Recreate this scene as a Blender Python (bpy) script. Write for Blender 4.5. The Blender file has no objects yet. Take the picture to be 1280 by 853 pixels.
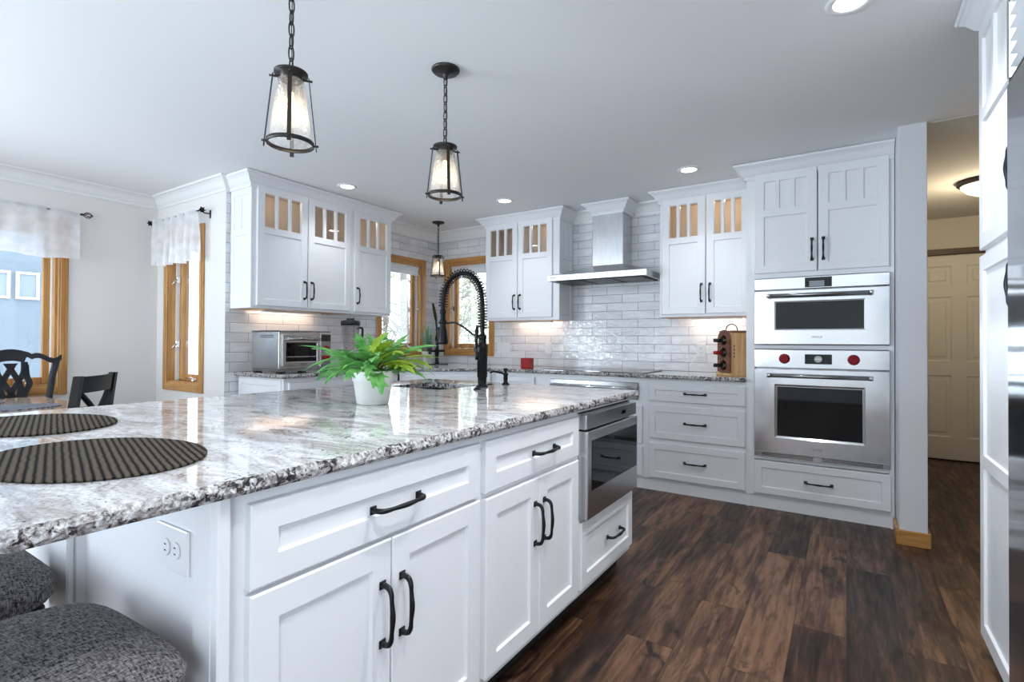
import bpy, bmesh, math, random
from mathutils import Vector, Matrix, noise
random.seed(7)
S = bpy.context.scene
COL = S.collection
PI = math.pi

# ------------------------------------------------------------------ camera
cd = bpy.data.cameras.new('camera'); cam = bpy.data.objects.new('camera', cd); COL.objects.link(cam)
F_PX, YAW, PITCH, ROLL, CAM_H, SHIFT_PX = 645.2, 0.575, 0.0095, 0.0054, 1.161, -4.56
cd.sensor_width = 36; cd.lens = 36 * F_PX / 1280; cd.shift_y = SHIFT_PX / 1280
cd.clip_start = 0.02; cd.clip_end = 200
_f = Vector((-math.sin(YAW), math.cos(YAW), 0)); _r = Vector((math.cos(YAW), math.sin(YAW), 0)); _u = Vector((0, 0, 1))
_fw = _f * math.cos(PITCH) + _u * math.sin(PITCH); _up = _u * math.cos(PITCH) - _f * math.sin(PITCH)
_rt = _r * math.cos(ROLL) + _up * math.sin(ROLL); _up2 = _up * math.cos(ROLL) - _r * math.sin(ROLL)
M3 = Matrix((_rt, _up2, -_fw)).transposed()
cam.matrix_world = Matrix.Translation((0, 0, CAM_H)) @ M3.to_4x4()
S.camera = cam

# ------------------------------------------------------------------ world, daylight, exposure
S.view_settings.view_transform = 'Standard'; S.view_settings.look = 'None'
S.view_settings.gamma = 1; S.view_settings.use_curve_mapping = False
S.view_settings.exposure = 0.50
S.cycles.use_denoising = True
S.cycles.max_bounces = 10; S.cycles.transparent_max_bounces = 24
S.cycles.sample_clamp_indirect = 6
W = bpy.data.worlds.new('overcast_sky'); S.world = W; W.use_nodes = True
bg = W.node_tree.nodes['Background']; bg.inputs[0].default_value = (0.76, 0.88, 1.0, 1); bg.inputs[1].default_value = 3.1
def area(name, loc, rot, sx, sy, power, color=(0.70, 0.85, 1.0)):
    l = bpy.data.lights.new(name, 'AREA'); l.shape = 'RECTANGLE'; l.size = sx; l.size_y = sy
    l.energy = power; l.color = color
    o = bpy.data.objects.new(name, l); COL.objects.link(o); o.location = loc; o.rotation_euler = rot
    return o
# lamps for patio and rear window daylight, tilted up; side one is added fill
area('patio_daylight', (-5.46, -2.35, 1.00), (0, -PI/2 - .75, 0), 1.7, 2.2, 330)
area('rear_daylight', (-3.05, -4.30, 1.00), (PI/2 + .8, 0, 0), 3.1, 1.6, 80)
area('side_fill', (1.68, -2.2, 1.10), (0, PI/2 + .85, 0), 1.3, 2.4, 110)  # added fill lamp, brightens the island front and the ceiling

# ------------------------------------------------------------------ materials
def newmat(name):
    m = bpy.data.materials.new(name); m.use_nodes = True
    nt = m.node_tree; nt.nodes.clear()
    out = nt.nodes.new('ShaderNodeOutputMaterial')
    return m, nt, out
def N(nt, t, **k):
    n = nt.nodes.new(t)
    for a, b in k.items():
        if a == 'i':
            for kk, v in b.items(): n.inputs[kk].default_value = v
        else: setattr(n, a, b)
    return n
def L(nt, a, b): nt.links.new(a, b)
def c4(c): return (c[0], c[1], c[2], 1)
def pbr(name, col, rough=0.5, metal=0.0, bump=0, bscale=40, var=0.0, vscale=5, coat=0, spec=0.5):
    m, nt, out = newmat(name)
    p = N(nt, 'ShaderNodeBsdfPrincipled', i={'Base Color': c4(col), 'Roughness': rough, 'Metallic': metal, 'Coat Weight': coat, 'Specular IOR Level': spec})
    L(nt, p.outputs[0], out.inputs[0])
    tc = N(nt, 'ShaderNodeTexCoord')
    if var:
        n = N(nt, 'ShaderNodeTexNoise', i={'Scale': vscale, 'Detail': 4}); L(nt, tc.outputs['Object'], n.inputs['Vector'])
        mx = N(nt, 'ShaderNodeMix', data_type='RGBA')
        mx.inputs[6].default_value = c4([x * (1 - var) for x in col]); mx.inputs[7].default_value = c4([min(1, x * (1 + var)) for x in col])
        L(nt, n.outputs[0], mx.inputs[0]); L(nt, mx.outputs[2], p.inputs['Base Color'])
    if bump:
        n2 = N(nt, 'ShaderNodeTexNoise', i={'Scale': bscale, 'Detail': 3}); L(nt, tc.outputs['Object'], n2.inputs['Vector'])
        b = N(nt, 'ShaderNodeBump', i={'Strength': bump, 'Distance': 0.002}); L(nt, n2.outputs[0], b.inputs['Height']); L(nt, b.outputs[0], p.inputs['Normal'])
    return m
def emit(name, col, st):
    m, nt, out = newmat(name)
    e = N(nt, 'ShaderNodeEmission', i={'Color': c4(col), 'Strength': st}); L(nt, e.outputs[0], out.inputs[0]); return m
def glassy(name, tint=(1, 1, 1), gloss=0.08, frost=0.0, bump=0.0, bscale=60, rough=0.02):
    m, nt, out = newmat(name)
    tr = N(nt, 'ShaderNodeBsdfTransparent', i={'Color': c4(tint)})
    gl = N(nt, 'ShaderNodeBsdfGlossy', i={'Roughness': rough})
    lw = N(nt, 'ShaderNodeLayerWeight', i={'Blend': 0.25})
    mp = N(nt, 'ShaderNodeMath', operation='MULTIPLY_ADD'); mp.inputs[1].default_value = 0.55; mp.inputs[2].default_value = gloss
    L(nt, lw.outputs['Facing'], mp.inputs[0])
    mx = N(nt, 'ShaderNodeMixShader'); L(nt, mp.outputs[0], mx.inputs[0]); L(nt, tr.outputs[0], mx.inputs[1]); L(nt, gl.outputs[0], mx.inputs[2])
    last = mx
    tc = N(nt, 'ShaderNodeTexCoord')
    if frost:
        tl = N(nt, 'ShaderNodeBsdfTranslucent', i={'Color': (0.95, 0.95, 0.95, 1)})
        df = N(nt, 'ShaderNodeBsdfDiffuse', i={'Color': (0.9, 0.9, 0.9, 1)})
        m0 = N(nt, 'ShaderNodeMixShader', i={0: 0.35}); L(nt, tl.outputs[0], m0.inputs[1]); L(nt, df.outputs[0], m0.inputs[2])
        n = N(nt, 'ShaderNodeTexNoise', i={'Scale': bscale, 'Detail': 3}); L(nt, tc.outputs['Object'], n.inputs['Vector'])
        mr = N(nt, 'ShaderNodeMapRange', i={1: 0.3, 2: 0.7, 3: frost * 0.6, 4: frost * 1.4}); L(nt, n.outputs[0], mr.inputs[0])
        m1 = N(nt, 'ShaderNodeMixShader'); L(nt, mr.outputs[0], m1.inputs[0]); L(nt, mx.outputs[0], m1.inputs[1]); L(nt, m0.outputs[0], m1.inputs[2])
        last = m1
    if bump:
        n2 = N(nt, 'ShaderNodeTexNoise', i={'Scale': bscale, 'Detail': 2}); L(nt, tc.outputs['Object'], n2.inputs['Vector'])
        b = N(nt, 'ShaderNodeBump', i={'Strength': bump, 'Distance': 0.003}); L(nt, n2.outputs[0], b.inputs['Height']); L(nt, b.outputs[0], gl.inputs['Normal'])
    L(nt, last.outputs[0], out.inputs[0]); return m
def ramp(nt, stops, interp='LINEAR'):
    r = N(nt, 'ShaderNodeValToRGB'); r.color_ramp.interpolation = interp
    e = r.color_ramp.elements
    while len(e) < len(stops): e.new(0.5)
    for k, (p, c) in enumerate(stops): e[k].position = p; e[k].color = c4(c)
    return r

def wood_mat(name, c1, c2, axis=2, rough=0.4, scale=14.0):
    m, nt, out = newmat(name); tc = N(nt, 'ShaderNodeTexCoord')
    mp = N(nt, 'ShaderNodeMapping'); sc = [scale * 2.2] * 3; sc[axis] = scale * 0.16; mp.inputs['Scale'].default_value = sc
    L(nt, tc.outputs['Object'], mp.inputs[0])
    n = N(nt, 'ShaderNodeTexNoise', i={'Scale': 1.0, 'Detail': 6, 'Distortion': 0.8}); L(nt, mp.outputs[0], n.inputs['Vector'])
    r = ramp(nt, [(0.3, c1), (0.7, c2)]); L(nt, n.outputs[0], r.inputs[0])
    p = N(nt, 'ShaderNodeBsdfPrincipled', i={'Roughness': rough}); L(nt, r.outputs[0], p.inputs['Base Color'])
    b = N(nt, 'ShaderNodeBump', i={'Strength': 0.15, 'Distance': 0.001}); L(nt, n.outputs[0], b.inputs['Height']); L(nt, b.outputs[0], p.inputs['Normal'])
    L(nt, p.outputs[0], out.inputs[0]); return m

def tile_mat(name, horiz):
    m, nt, out = newmat(name); tc = N(nt, 'ShaderNodeTexCoord')
    sp = N(nt, 'ShaderNodeSeparateXYZ'); L(nt, tc.outputs['Object'], sp.inputs[0])
    cb = N(nt, 'ShaderNodeCombineXYZ'); L(nt, sp.outputs[horiz], cb.inputs[0]); L(nt, sp.outputs['Z'], cb.inputs[1])
    mp = N(nt, 'ShaderNodeMapping'); mp.inputs['Location'].default_value = (0.09, -0.915 + 0.078 * 20, 0); L(nt, cb.outputs[0], mp.inputs[0])
    br = N(nt, 'ShaderNodeTexBrick', offset=0.5, offset_frequency=2, squash=1.0)
    for k, v in {'Scale': 1.0, 'Brick Width': 0.305, 'Row Height': 0.078, 'Mortar Size': 0.0017, 'Mortar Smooth': 0.25, 'Bias': 0.0,
                 'Color1': (0.78, 0.78, 0.79, 1), 'Color2': (0.67, 0.66, 0.67, 1), 'Mortar': (0.22, 0.22, 0.25, 1)}.items(): br.inputs[k].default_value = v
    L(nt, mp.outputs[0], br.inputs['Vector'])
    st = N(nt, 'ShaderNodeMapping'); st.inputs['Scale'].default_value = (5, 22, 1); L(nt, cb.outputs[0], st.inputs[0])
    ns = N(nt, 'ShaderNodeTexNoise', i={'Scale': 1.0, 'Detail': 4}); L(nt, st.outputs[0], ns.inputs['Vector'])
    mr = N(nt, 'ShaderNodeMapRange', i={1: 0.3, 2: 0.7, 3: 0.9, 4: 1.08}); L(nt, ns.outputs[0], mr.inputs[0])
    mu = N(nt, 'ShaderNodeMix', data_type='RGBA', blend_type='MULTIPLY', i={0: 1.0}); L(nt, br.outputs['Color'], mu.inputs[6]); L(nt, mr.outputs[0], mu.inputs[7])
    p = N(nt, 'ShaderNodeBsdfPrincipled', i={'Roughness': 0.045}); L(nt, mu.outputs[2], p.inputs['Base Color'])
    # hand-made waviness of the glaze and the recessed joints
    n = N(nt, 'ShaderNodeTexNoise', i={'Scale': 24, 'Detail': 2, 'Distortion': 0.8}); L(nt, cb.outputs[0], n.inputs['Vector'])
    inv = N(nt, 'ShaderNodeMath', operation='MULTIPLY'); inv.inputs[1].default_value = -0.6; L(nt, br.outputs['Fac'], inv.inputs[0])
    ad = N(nt, 'ShaderNodeMath', operation='ADD'); L(nt, n.outputs[0], ad.inputs[0]); L(nt, inv.outputs[0], ad.inputs[1])
    b = N(nt, 'ShaderNodeBump', i={'Strength': 0.8, 'Distance': 0.0032}); L(nt, ad.outputs[0], b.inputs['Height']); L(nt, b.outputs[0], p.inputs['Normal'])
    L(nt, p.outputs[0], out.inputs[0]); return m

def granite_mat(name='granite', edge=False):
    m, nt, out = newmat(name); tc = N(nt, 'ShaderNodeTexCoord')
    mp = N(nt, 'ShaderNodeMapping'); mp.inputs['Rotation'].default_value = (0, 0, 0.25); mp.inputs['Scale'].default_value = (3.2, 3.2, 3.2) if edge else (1.3, 3.8, 3.8); L(nt, tc.outputs['Object'], mp.inputs[0])
    n1 = N(nt, 'ShaderNodeTexNoise', i={'Scale': 22.0 if edge else 4.2, 'Detail': 10, 'Roughness': 0.74, 'Distortion': 0.7}); L(nt, mp.outputs[0], n1.inputs['Vector'])
    r1 = ramp(nt, [(0.38, (0.13, 0.115, 0.11)), (0.47, (0.32, 0.29, 0.28)), (0.54, (0.55, 0.53, 0.52)), (0.63, (0.76, 0.76, 0.77)), (0.75, (0.84, 0.85, 0.86))]) if edge else ramp(nt, [(0.33, (0.25, 0.23, 0.22)), (0.43, (0.47, 0.44, 0.43)), (0.49, (0.66, 0.65, 0.65)), (0.55, (0.82, 0.82, 0.83)), (0.72, (0.88, 0.89, 0.90))])
    L(nt, n1.outputs[0], r1.inputs[0])
    n2 = N(nt, 'ShaderNodeTexNoise', i={'Scale': 1.6, 'Detail': 6, 'Roughness': 0.65, 'Distortion': 1.0}); L(nt, mp.outputs[0], n2.inputs['Vector'])
    r2 = ramp(nt, [(0.50, (0, 0, 0)), (0.66, (0.62, 0.62, 0.62))]); L(nt, n2.outputs[0], r2.inputs[0])
    mx = N(nt, 'ShaderNodeMix', data_type='RGBA'); mx.inputs[7].default_value = (0.45, 0.42, 0.41, 1)
    L(nt, r2.outputs[0], mx.inputs[0]); L(nt, r1.outputs[0], mx.inputs[6])
    # fine grains over everything
    g = N(nt, 'ShaderNodeTexNoise', i={'Scale': 150, 'Detail': 2, 'Roughness': 0.6}); L(nt, tc.outputs['Object'], g.inputs['Vector'])
    rg = ramp(nt, [(0.32, (0.55, 0.54, 0.53)), (0.50, (1, 1, 1))]); L(nt, g.outputs[0], rg.inputs[0])
    m1 = N(nt, 'ShaderNodeMix', data_type='RGBA', blend_type='MULTIPLY', i={0: 0.85}); L(nt, mx.outputs[2], m1.inputs[6]); L(nt, rg.outputs[0], m1.inputs[7])
    # clustered black mica
    b1 = N(nt, 'ShaderNodeTexNoise', i={'Scale': 85, 'Detail': 3, 'Roughness': 0.6, 'Distortion': 0.5}); L(nt, tc.outputs['Object'], b1.inputs['Vector'])
    b2 = N(nt, 'ShaderNodeTexNoise', i={'Scale': 16, 'Detail': 3}); L(nt, tc.outputs['Object'], b2.inputs['Vector'])
    bm = N(nt, 'ShaderNodeMath', operation='MULTIPLY_ADD'); bm.inputs[1].default_value = 0.62; L(nt, b1.outputs[0], bm.inputs[0])
    b3 = N(nt, 'ShaderNodeMath', operation='MULTIPLY'); b3.inputs[1].default_value = 0.38; L(nt, b2.outputs[0], b3.inputs[0]); L(nt, b3.outputs[0], bm.inputs[2])
    d = 0.075 if edge else 0.0
    r3 = ramp(nt, [(0.36 + d, (0.06, 0.055, 0.055)), (0.385 + d, (0.40, 0.37, 0.36)), (0.42 + d, (1, 1, 1)), (0.95, (1, 1, 1))]); L(nt, bm.outputs[0], r3.inputs[0])
    mu = N(nt, 'ShaderNodeMix', data_type='RGBA', blend_type='MULTIPLY', i={0: 1.0}); L(nt, m1.outputs[2], mu.inputs[6]); L(nt, r3.outputs[0], mu.inputs[7])
    p = N(nt, 'ShaderNodeBsdfPrincipled', i={'Roughness': 0.35 if edge else 0.05, 'Specular IOR Level': 0.4 if edge else 0.65}); L(nt, mu.outputs[2], p.inputs['Base Color'])
    L(nt, p.outputs[0], out.inputs[0]); return m

def floor_mat():
    m, nt, out = newmat('dark_plank_floor'); tc = N(nt, 'ShaderNodeTexCoord')
    sp = N(nt, 'ShaderNodeSeparateXYZ'); L(nt, tc.outputs['Object'], sp.inputs[0])
    cb = N(nt, 'ShaderNodeCombineXYZ'); L(nt, sp.outputs['Y'], cb.inputs[0]); L(nt, sp.outputs['X'], cb.inputs[1])
    br = N(nt, 'ShaderNodeTexBrick', offset=0.37, offset_frequency=2)
    for k, v in {'Scale': 1.0, 'Brick Width': 1.22, 'Row Height': 0.184, 'Mortar Size': 0.0011, 'Mortar Smooth': 0.1, 'Bias': 0.0,
                 'Color1': (0, 0, 0, 1), 'Color2': (1, 1, 1, 1), 'Mortar': (0, 0, 0, 1)}.items(): br.inputs[k].default_value = v
    L(nt, cb.outputs[0], br.inputs['Vector'])
    # per-plank offset so the grain breaks at the joints
    mo = N(nt, 'ShaderNodeMix', data_type='RGBA', blend_type='ADD', i={0: 1.0}); 
    off = N(nt, 'ShaderNodeVectorMath', operation='SCALE', i={3: 7.3}); L(nt, br.outputs['Color'], off.inputs[0])
    av = N(nt, 'ShaderNodeVectorMath', operation='ADD'); L(nt, cb.outputs[0], av.inputs[0]); L(nt, off.outputs[0], av.inputs[1])
    m1 = N(nt, 'ShaderNodeMapping'); m1.inputs['Scale'].default_value = (3.4, 34, 1); L(nt, av.outputs[0], m1.inputs[0])
    g1 = N(nt, 'ShaderNodeTexNoise', i={'Scale': 1.0, 'Detail': 9, 'Roughness': 0.68, 'Distortion': 0.35}); L(nt, m1.outputs[0], g1.inputs['Vector'])
    m2 = N(nt, 'ShaderNodeMapping'); m2.inputs['Scale'].default_value = (2.0, 9, 1); L(nt, av.outputs[0], m2.inputs[0])
    g2 = N(nt, 'ShaderNodeTexNoise', i={'Scale': 1.0, 'Detail': 6, 'Roughness': 0.62, 'Distortion': 0.5}); L(nt, m2.outputs[0], g2.inputs['Vector'])
    r1 = ramp(nt, [(0.33, (0.007, 0.0038, 0.0028)), (0.44, (0.032, 0.0150, 0.0088)), (0.52, (0.074, 0.035, 0.019)), (0.63, (0.185, 0.093, 0.050))])
    md = N(nt, 'ShaderNodeMath', operation='MULTIPLY_ADD'); md.inputs[1].default_value = 0.55; L(nt, g1.outputs[0], md.inputs[0])
    m3 = N(nt, 'ShaderNodeMath', operation='MULTIPLY'); m3.inputs[1].default_value = 0.45; L(nt, g2.outputs[0], m3.inputs[0]); L(nt, m3.outputs[0], md.inputs[2])
    pl = N(nt, 'ShaderNodeMath', operation='MULTIPLY_ADD'); pl.inputs[1].default_value = 0.16; L(nt, br.outputs['Color'], pl.inputs[0])
    sb = N(nt, 'ShaderNodeMath', operation='SUBTRACT'); sb.inputs[1].default_value = 0.07; L(nt, md.outputs[0], sb.inputs[0]); L(nt, sb.outputs[0], pl.inputs[2])
    L(nt, pl.outputs[0], r1.inputs[0])
    # knots and dark smudges
    m4 = N(nt, 'ShaderNodeMapping'); m4.inputs['Scale'].default_value = (4.5, 9, 1); L(nt, av.outputs[0], m4.inputs[0])
    g3 = N(nt, 'ShaderNodeTexNoise', i={'Scale': 1.0, 'Detail': 3, 'Distortion': 1.5}); L(nt, m4.outputs[0], g3.inputs['Vector'])
    r3 = ramp(nt, [(0.30, (0.22, 0.22, 0.24)), (0.42, (1, 1, 1))]); L(nt, g3.outputs[0], r3.inputs[0])
    mu = N(nt, 'ShaderNodeMix', data_type='RGBA', blend_type='MULTIPLY', i={0: 1.0}); L(nt, r1.outputs[0], mu.inputs[6]); L(nt, r3.outputs[0], mu.inputs[7])
    fm = N(nt, 'ShaderNodeMix', data_type='RGBA'); fm.inputs[7].default_value = (0.012, 0.008, 0.006, 1); L(nt, br.outputs['Fac'], fm.inputs[0]); L(nt, mu.outputs[2], fm.inputs[6])
    p = N(nt, 'ShaderNodeBsdfPrincipled', i={'Roughness': 0.36, 'Specular IOR Level': 0.3}); L(nt, fm.outputs[2], p.inputs['Base Color'])
    rr = N(nt, 'ShaderNodeMapRange', i={1: 0.3, 2: 0.7, 3: 0.46, 4: 0.30}); L(nt, g1.outputs[0], rr.inputs[0]); L(nt, rr.outputs[0], p.inputs['Roughness'])
    b = N(nt, 'ShaderNodeBump', i={'Strength': 0.25, 'Distance': 0.002}); L(nt, g1.outputs[0], b.inputs['Height']); L(nt, b.outputs[0], p.inputs['Normal'])
    L(nt, p.outputs[0], out.inputs[0]); return m

def steel_mat(name, col=(0.62, 0.63, 0.64), rough=0.22, axis=0):
    m, nt, out = newmat(name); tc = N(nt, 'ShaderNodeTexCoord')
    mp = N(nt, 'ShaderNodeMapping'); sc = [500, 500, 500]; sc[axis] = 3; mp.inputs['Scale'].default_value = sc; L(nt, tc.outputs['Object'], mp.inputs[0])
    n = N(nt, 'ShaderNodeTexNoise', i={'Scale': 1.0, 'Detail': 2}); L(nt, mp.outputs[0], n.inputs['Vector'])
    p = N(nt, 'ShaderNodeBsdfPrincipled', i={'Base Color': c4(col), 'Metallic': 1.0, 'Roughness': rough})
    mr = N(nt, 'ShaderNodeMapRange', i={3: rough * 0.85, 4: rough * 1.2}); L(nt, n.outputs[0], mr.inputs[0]); L(nt, mr.outputs[0], p.inputs['Roughness'])
    # slight waviness of the sheet
    n2 = N(nt, 'ShaderNodeTexNoise', i={'Scale': 5, 'Detail': 1}); L(nt, tc.outputs['Object'], n2.inputs['Vector'])
    b = N(nt, 'ShaderNodeBump', i={'Strength': 0.12, 'Distance': 0.01}); L(nt, n2.outputs[0], b.inputs['Height']); L(nt, b.outputs[0], p.inputs['Normal'])
    L(nt, p.outputs[0], out.inputs[0]); return m

def weave_mat(name, c1, c2, scale, rough=0.9, bump=0.5, kind='tweed'):
    m, nt, out = newmat(name); tc = N(nt, 'ShaderNodeTexCoord')
    p = N(nt, 'ShaderNodeBsdfPrincipled', i={'Roughness': rough, 'Specular IOR Level': 0.12})
    if kind == 'tweed':
        hs = []
        for sc in ((scale, scale * 0.18, scale * 0.18), (scale * 0.18, scale, scale * 0.18), (scale * .5, scale * .5, scale)):
            mp = N(nt, 'ShaderNodeMapping'); mp.inputs['Scale'].default_value = sc; L(nt, tc.outputs['Object'], mp.inputs[0])
            n = N(nt, 'ShaderNodeTexNoise', i={'Scale': 1.0, 'Detail': 2}); L(nt, mp.outputs[0], n.inputs['Vector']); hs.append(n)
        a = N(nt, 'ShaderNodeMath', operation='ADD'); L(nt, hs[0].outputs[0], a.inputs[0]); L(nt, hs[1].outputs[0], a.inputs[1])
        a2 = N(nt, 'ShaderNodeMath', operation='ADD'); L(nt, a.outputs[0], a2.inputs[0]); L(nt, hs[2].outputs[0], a2.inputs[1])
        h = N(nt, 'ShaderNodeMath', operation='MULTIPLY'); h.inputs[1].default_value = 0.3333; L(nt, a2.outputs[0], h.inputs[0])
        r = ramp(nt, [(0.40, c1), (0.62, c2)]); L(nt, h.outputs[0], r.inputs[0]); hh = h.outputs[0]
    else:
        ws = []
        mpr = N(nt, 'ShaderNodeMapping'); mpr.inputs['Rotation'].default_value = (0, 0, -1.24); L(nt, tc.outputs['Object'], mpr.inputs[0])
        for d, sc, ds in (('X', scale, 1.2), ('X', scale * 2.0, 0.3), ('Y', scale * 1.7, 0.3)):
            w = N(nt, 'ShaderNodeTexWave', wave_type='BANDS', bands_direction=d, i={'Scale': sc, 'Distortion': ds, 'Detail': 1}); L(nt, mpr.outputs[0], w.inputs['Vector']); ws.append(w)
        mu0 = N(nt, 'ShaderNodeMath', operation='MULTIPLY'); L(nt, ws[1].outputs['Fac'], mu0.inputs[0]); L(nt, ws[2].outputs['Fac'], mu0.inputs[1])
        ad = N(nt, 'ShaderNodeMath', operation='MULTIPLY_ADD'); ad.inputs[1].default_value = 0.45; L(nt, mu0.outputs[0], ad.inputs[0])
        m5 = N(nt, 'ShaderNodeMath', operation='MULTIPLY'); m5.inputs[1].default_value = 0.75; L(nt, ws[0].outputs['Fac'], m5.inputs[0]); L(nt, m5.outputs[0], ad.inputs[2])
        r = ramp(nt, [(0.15, c1), (0.8, c2)]); L(nt, ad.outputs[0], r.inputs[0]); hh = ad.outputs[0]
    L(nt, r.outputs[0], p.inputs['Base Color'])
    b = N(nt, 'ShaderNodeBump', i={'Strength': bump, 'Distance': 0.003}); L(nt, hh, b.inputs['Height']); L(nt, b.outputs[0], p.inputs['Normal'])
    L(nt, p.outputs[0], out.inputs[0]); return m

def sheer_mat(name='sheer_white_voile', holes=True):
    m, nt, out = newmat(name); tc = N(nt, 'ShaderNodeTexCoord')
    tr = N(nt, 'ShaderNodeBsdfTransparent'); tl = N(nt, 'ShaderNodeBsdfTranslucent', i={'Color': (0.95, 0.96, 0.97, 1)}); df = N(nt, 'ShaderNodeBsdfDiffuse', i={'Color': (0.9, 0.9, 0.91, 1)})
    m0 = N(nt, 'ShaderNodeMixShader', i={0: 0.5}); L(nt, tl.outputs[0], m0.inputs[1]); L(nt, df.outputs[0], m0.inputs[2])
    if not holes: L(nt, m0.outputs[0], out.inputs[0]); return m
    n = N(nt, 'ShaderNodeTexNoise', i={'Scale': 9, 'Detail': 3}); L(nt, tc.outputs['Object'], n.inputs['Vector'])
    mr = N(nt, 'ShaderNodeMapRange', i={1: 0.35, 2: 0.65, 3: 0.70, 4: 0.92}); L(nt, n.outputs[0], mr.inputs[0])
    mx = N(nt, 'ShaderNodeMixShader'); L(nt, mr.outputs[0], mx.inputs[0]); L(nt, tr.outputs[0], mx.inputs[1]); L(nt, m0.outputs[0], mx.inputs[2])
    L(nt, mx.outputs[0], out.inputs[0]); return m

def leaf_mat(name, c1, c2, scale=14):
    m, nt, out = newmat(name); tc = N(nt, 'ShaderNodeTexCoord')
    n = N(nt, 'ShaderNodeTexNoise', i={'Scale': scale, 'Detail': 3}); L(nt, tc.outputs['Object'], n.inputs['Vector'])
    r = ramp(nt, [(0.35, c1), (0.65, c2)]); L(nt, n.outputs[0], r.inputs[0])
    p = N(nt, 'ShaderNodeBsdfPrincipled', i={'Roughness': 0.45}); L(nt, r.outputs[0], p.inputs['Base Color'])
    tl = N(nt, 'ShaderNodeBsdfTranslucent'); L(nt, r.outputs[0], tl.inputs[0])
    mx = N(nt, 'ShaderNodeMixShader', i={0: 0.3}); L(nt, p.outputs[0], mx.inputs[1]); L(nt, tl.outputs[0], mx.inputs[2]); L(nt, mx.outputs[0], out.inputs[0]); return m

MW = pbr('white_cabinet_paint', (0.80, 0.80, 0.81), 0.32)
MWALL = pbr('greige_wall_paint', (0.75, 0.72, 0.69), 0.75, bump=0.04, bscale=160)
MWALLC = pbr('pale_wall_paint', (0.70, 0.70, 0.72), 0.7)
MCEIL = pbr('white_ceiling_paint', (0.86, 0.86, 0.86), 0.85, bump=0.05, bscale=120)
MTRIM = pbr('white_trim_paint', (0.80, 0.79, 0.77), 0.4)
MTX = tile_mat('glazed_tile_back', 'X'); MTY = tile_mat('glazed_tile_side', 'Y')
MGR = granite_mat(); MGRE = granite_mat('granite_edge', True); MFL = floor_mat()
MOAK = wood_mat('honey_oak', (0.36, 0.155, 0.035), (0.60, 0.32, 0.10), 2, 0.35)
MOAKH = wood_mat('honey_oak_rail', (0.36, 0.155, 0.035), (0.60, 0.32, 0.10), 0, 0.35)
MPINE = wood_mat('blond_box_wood', (0.48, 0.25, 0.09), (0.75, 0.48, 0.23), 2, 0.5)
MRED = wood_mat('reddish_walnut', (0.10, 0.035, 0.02), (0.24, 0.10, 0.055), 1, 0.4)
MBRN = wood_mat('dark_brown_trim', (0.04, 0.02, 0.01), (0.10, 0.05, 0.025), 0, 0.45)
MMAPLE = wood_mat('maple_interior', (0.56, 0.46, 0.35), (0.64, 0.54, 0.43), 2, 0.5)
MTABLE = wood_mat('pale_table_wood', (0.30, 0.22, 0.17), (0.46, 0.36, 0.29), 1, 0.12)
MCHAIR = pbr('charcoal_chair_paint', (0.020, 0.021, 0.024), 0.5, spec=0.3, var=0.25, vscale=20)
MCHAIRD = pbr('black_chair_paint', (0.008, 0.007, 0.007), 0.5, spec=0.25)
MSS = steel_mat('brushed_stainless'); MSSV = steel_mat('brushed_stainless_vertical', axis=2, rough=0.26)
MSSB = steel_mat('bright_stainless', (0.70, 0.72, 0.74), 0.13); MSSW = steel_mat('toaster_stainless', (0.42, 0.41, 0.40), 0.24); MSSD = steel_mat('dark_stainless', (0.30, 0.30, 0.30), 0.25)
MBLK = pbr('oil_rubbed_black', (0.012, 0.011, 0.011), 0.32, metal=0.7)
MPULL = pbr('black_iron_pull', (0.008, 0.008, 0.009), 0.35, metal=0.3)
MBRZ = pbr('bronze_lantern_metal', (0.05, 0.045, 0.042), 0.42, metal=0.8)
MBG = pbr('black_oven_glass', (0.003, 0.004, 0.005), 0.03, spec=0.4)
MCKT = pbr('black_ceramic_glass', (0.01, 0.01, 0.012), 0.03, spec=0.8)
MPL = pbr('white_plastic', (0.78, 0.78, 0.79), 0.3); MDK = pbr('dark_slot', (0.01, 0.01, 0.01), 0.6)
MKN = pbr('red_knob', (0.26, 0.003, 0.009), 0.4, spec=0.2)
MREDG = pbr('red_candle_glass', (0.32, 0.0008, 0.002), 0.3, spec=0.12)
MPOT = pbr('white_chalky_ceramic', (0.74, 0.73, 0.70), 0.7, var=0.05, vscale=30, bump=0.1, bscale=90)
MSOIL = pbr('soil', (0.03, 0.02, 0.012), 0.95, bump=1, bscale=200)
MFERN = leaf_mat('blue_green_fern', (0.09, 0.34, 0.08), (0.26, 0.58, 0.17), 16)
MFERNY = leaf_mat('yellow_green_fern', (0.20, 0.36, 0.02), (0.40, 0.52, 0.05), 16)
MGRASS = leaf_mat('grey_green_grass', (0.10, 0.26, 0.16), (0.26, 0.42, 0.28), 30)
MTWEED = weave_mat('grey_tweed', (0.016, 0.014, 0.014), (0.27, 0.25, 0.245), 420, kind='tweed')
MMAT = weave_mat('brown_grey_weave', (0.007, 0.006, 0.0045), (0.115, 0.092, 0.070), 24, kind='weave')
MMATG = weave_mat('grey_weave', (0.06, 0.065, 0.08), (0.25, 0.26, 0.30), 15, kind='weave')
MGLASS = glassy('window_glass', gloss=0.03); MCGL = glassy('cabinet_glass', gloss=0.04)
MSEED = glassy('seeded_glass', gloss=0.06, frost=0.20, bump=0.35, bscale=70)
MJAR = glassy('clear_jar', tint=(0.93, 0.92, 0.92), gloss=0.06)
MBOTTLE = pbr('dark_bottle_glass', (0.006, 0.007, 0.006), 0.05, spec=0.7)
MFOILR = pbr('red_foil', (0.35, 0.01, 0.01), 0.3)
MSHEER = sheer_mat()
MSHADE = sheer_mat('white_blind_cloth', False)
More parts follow.
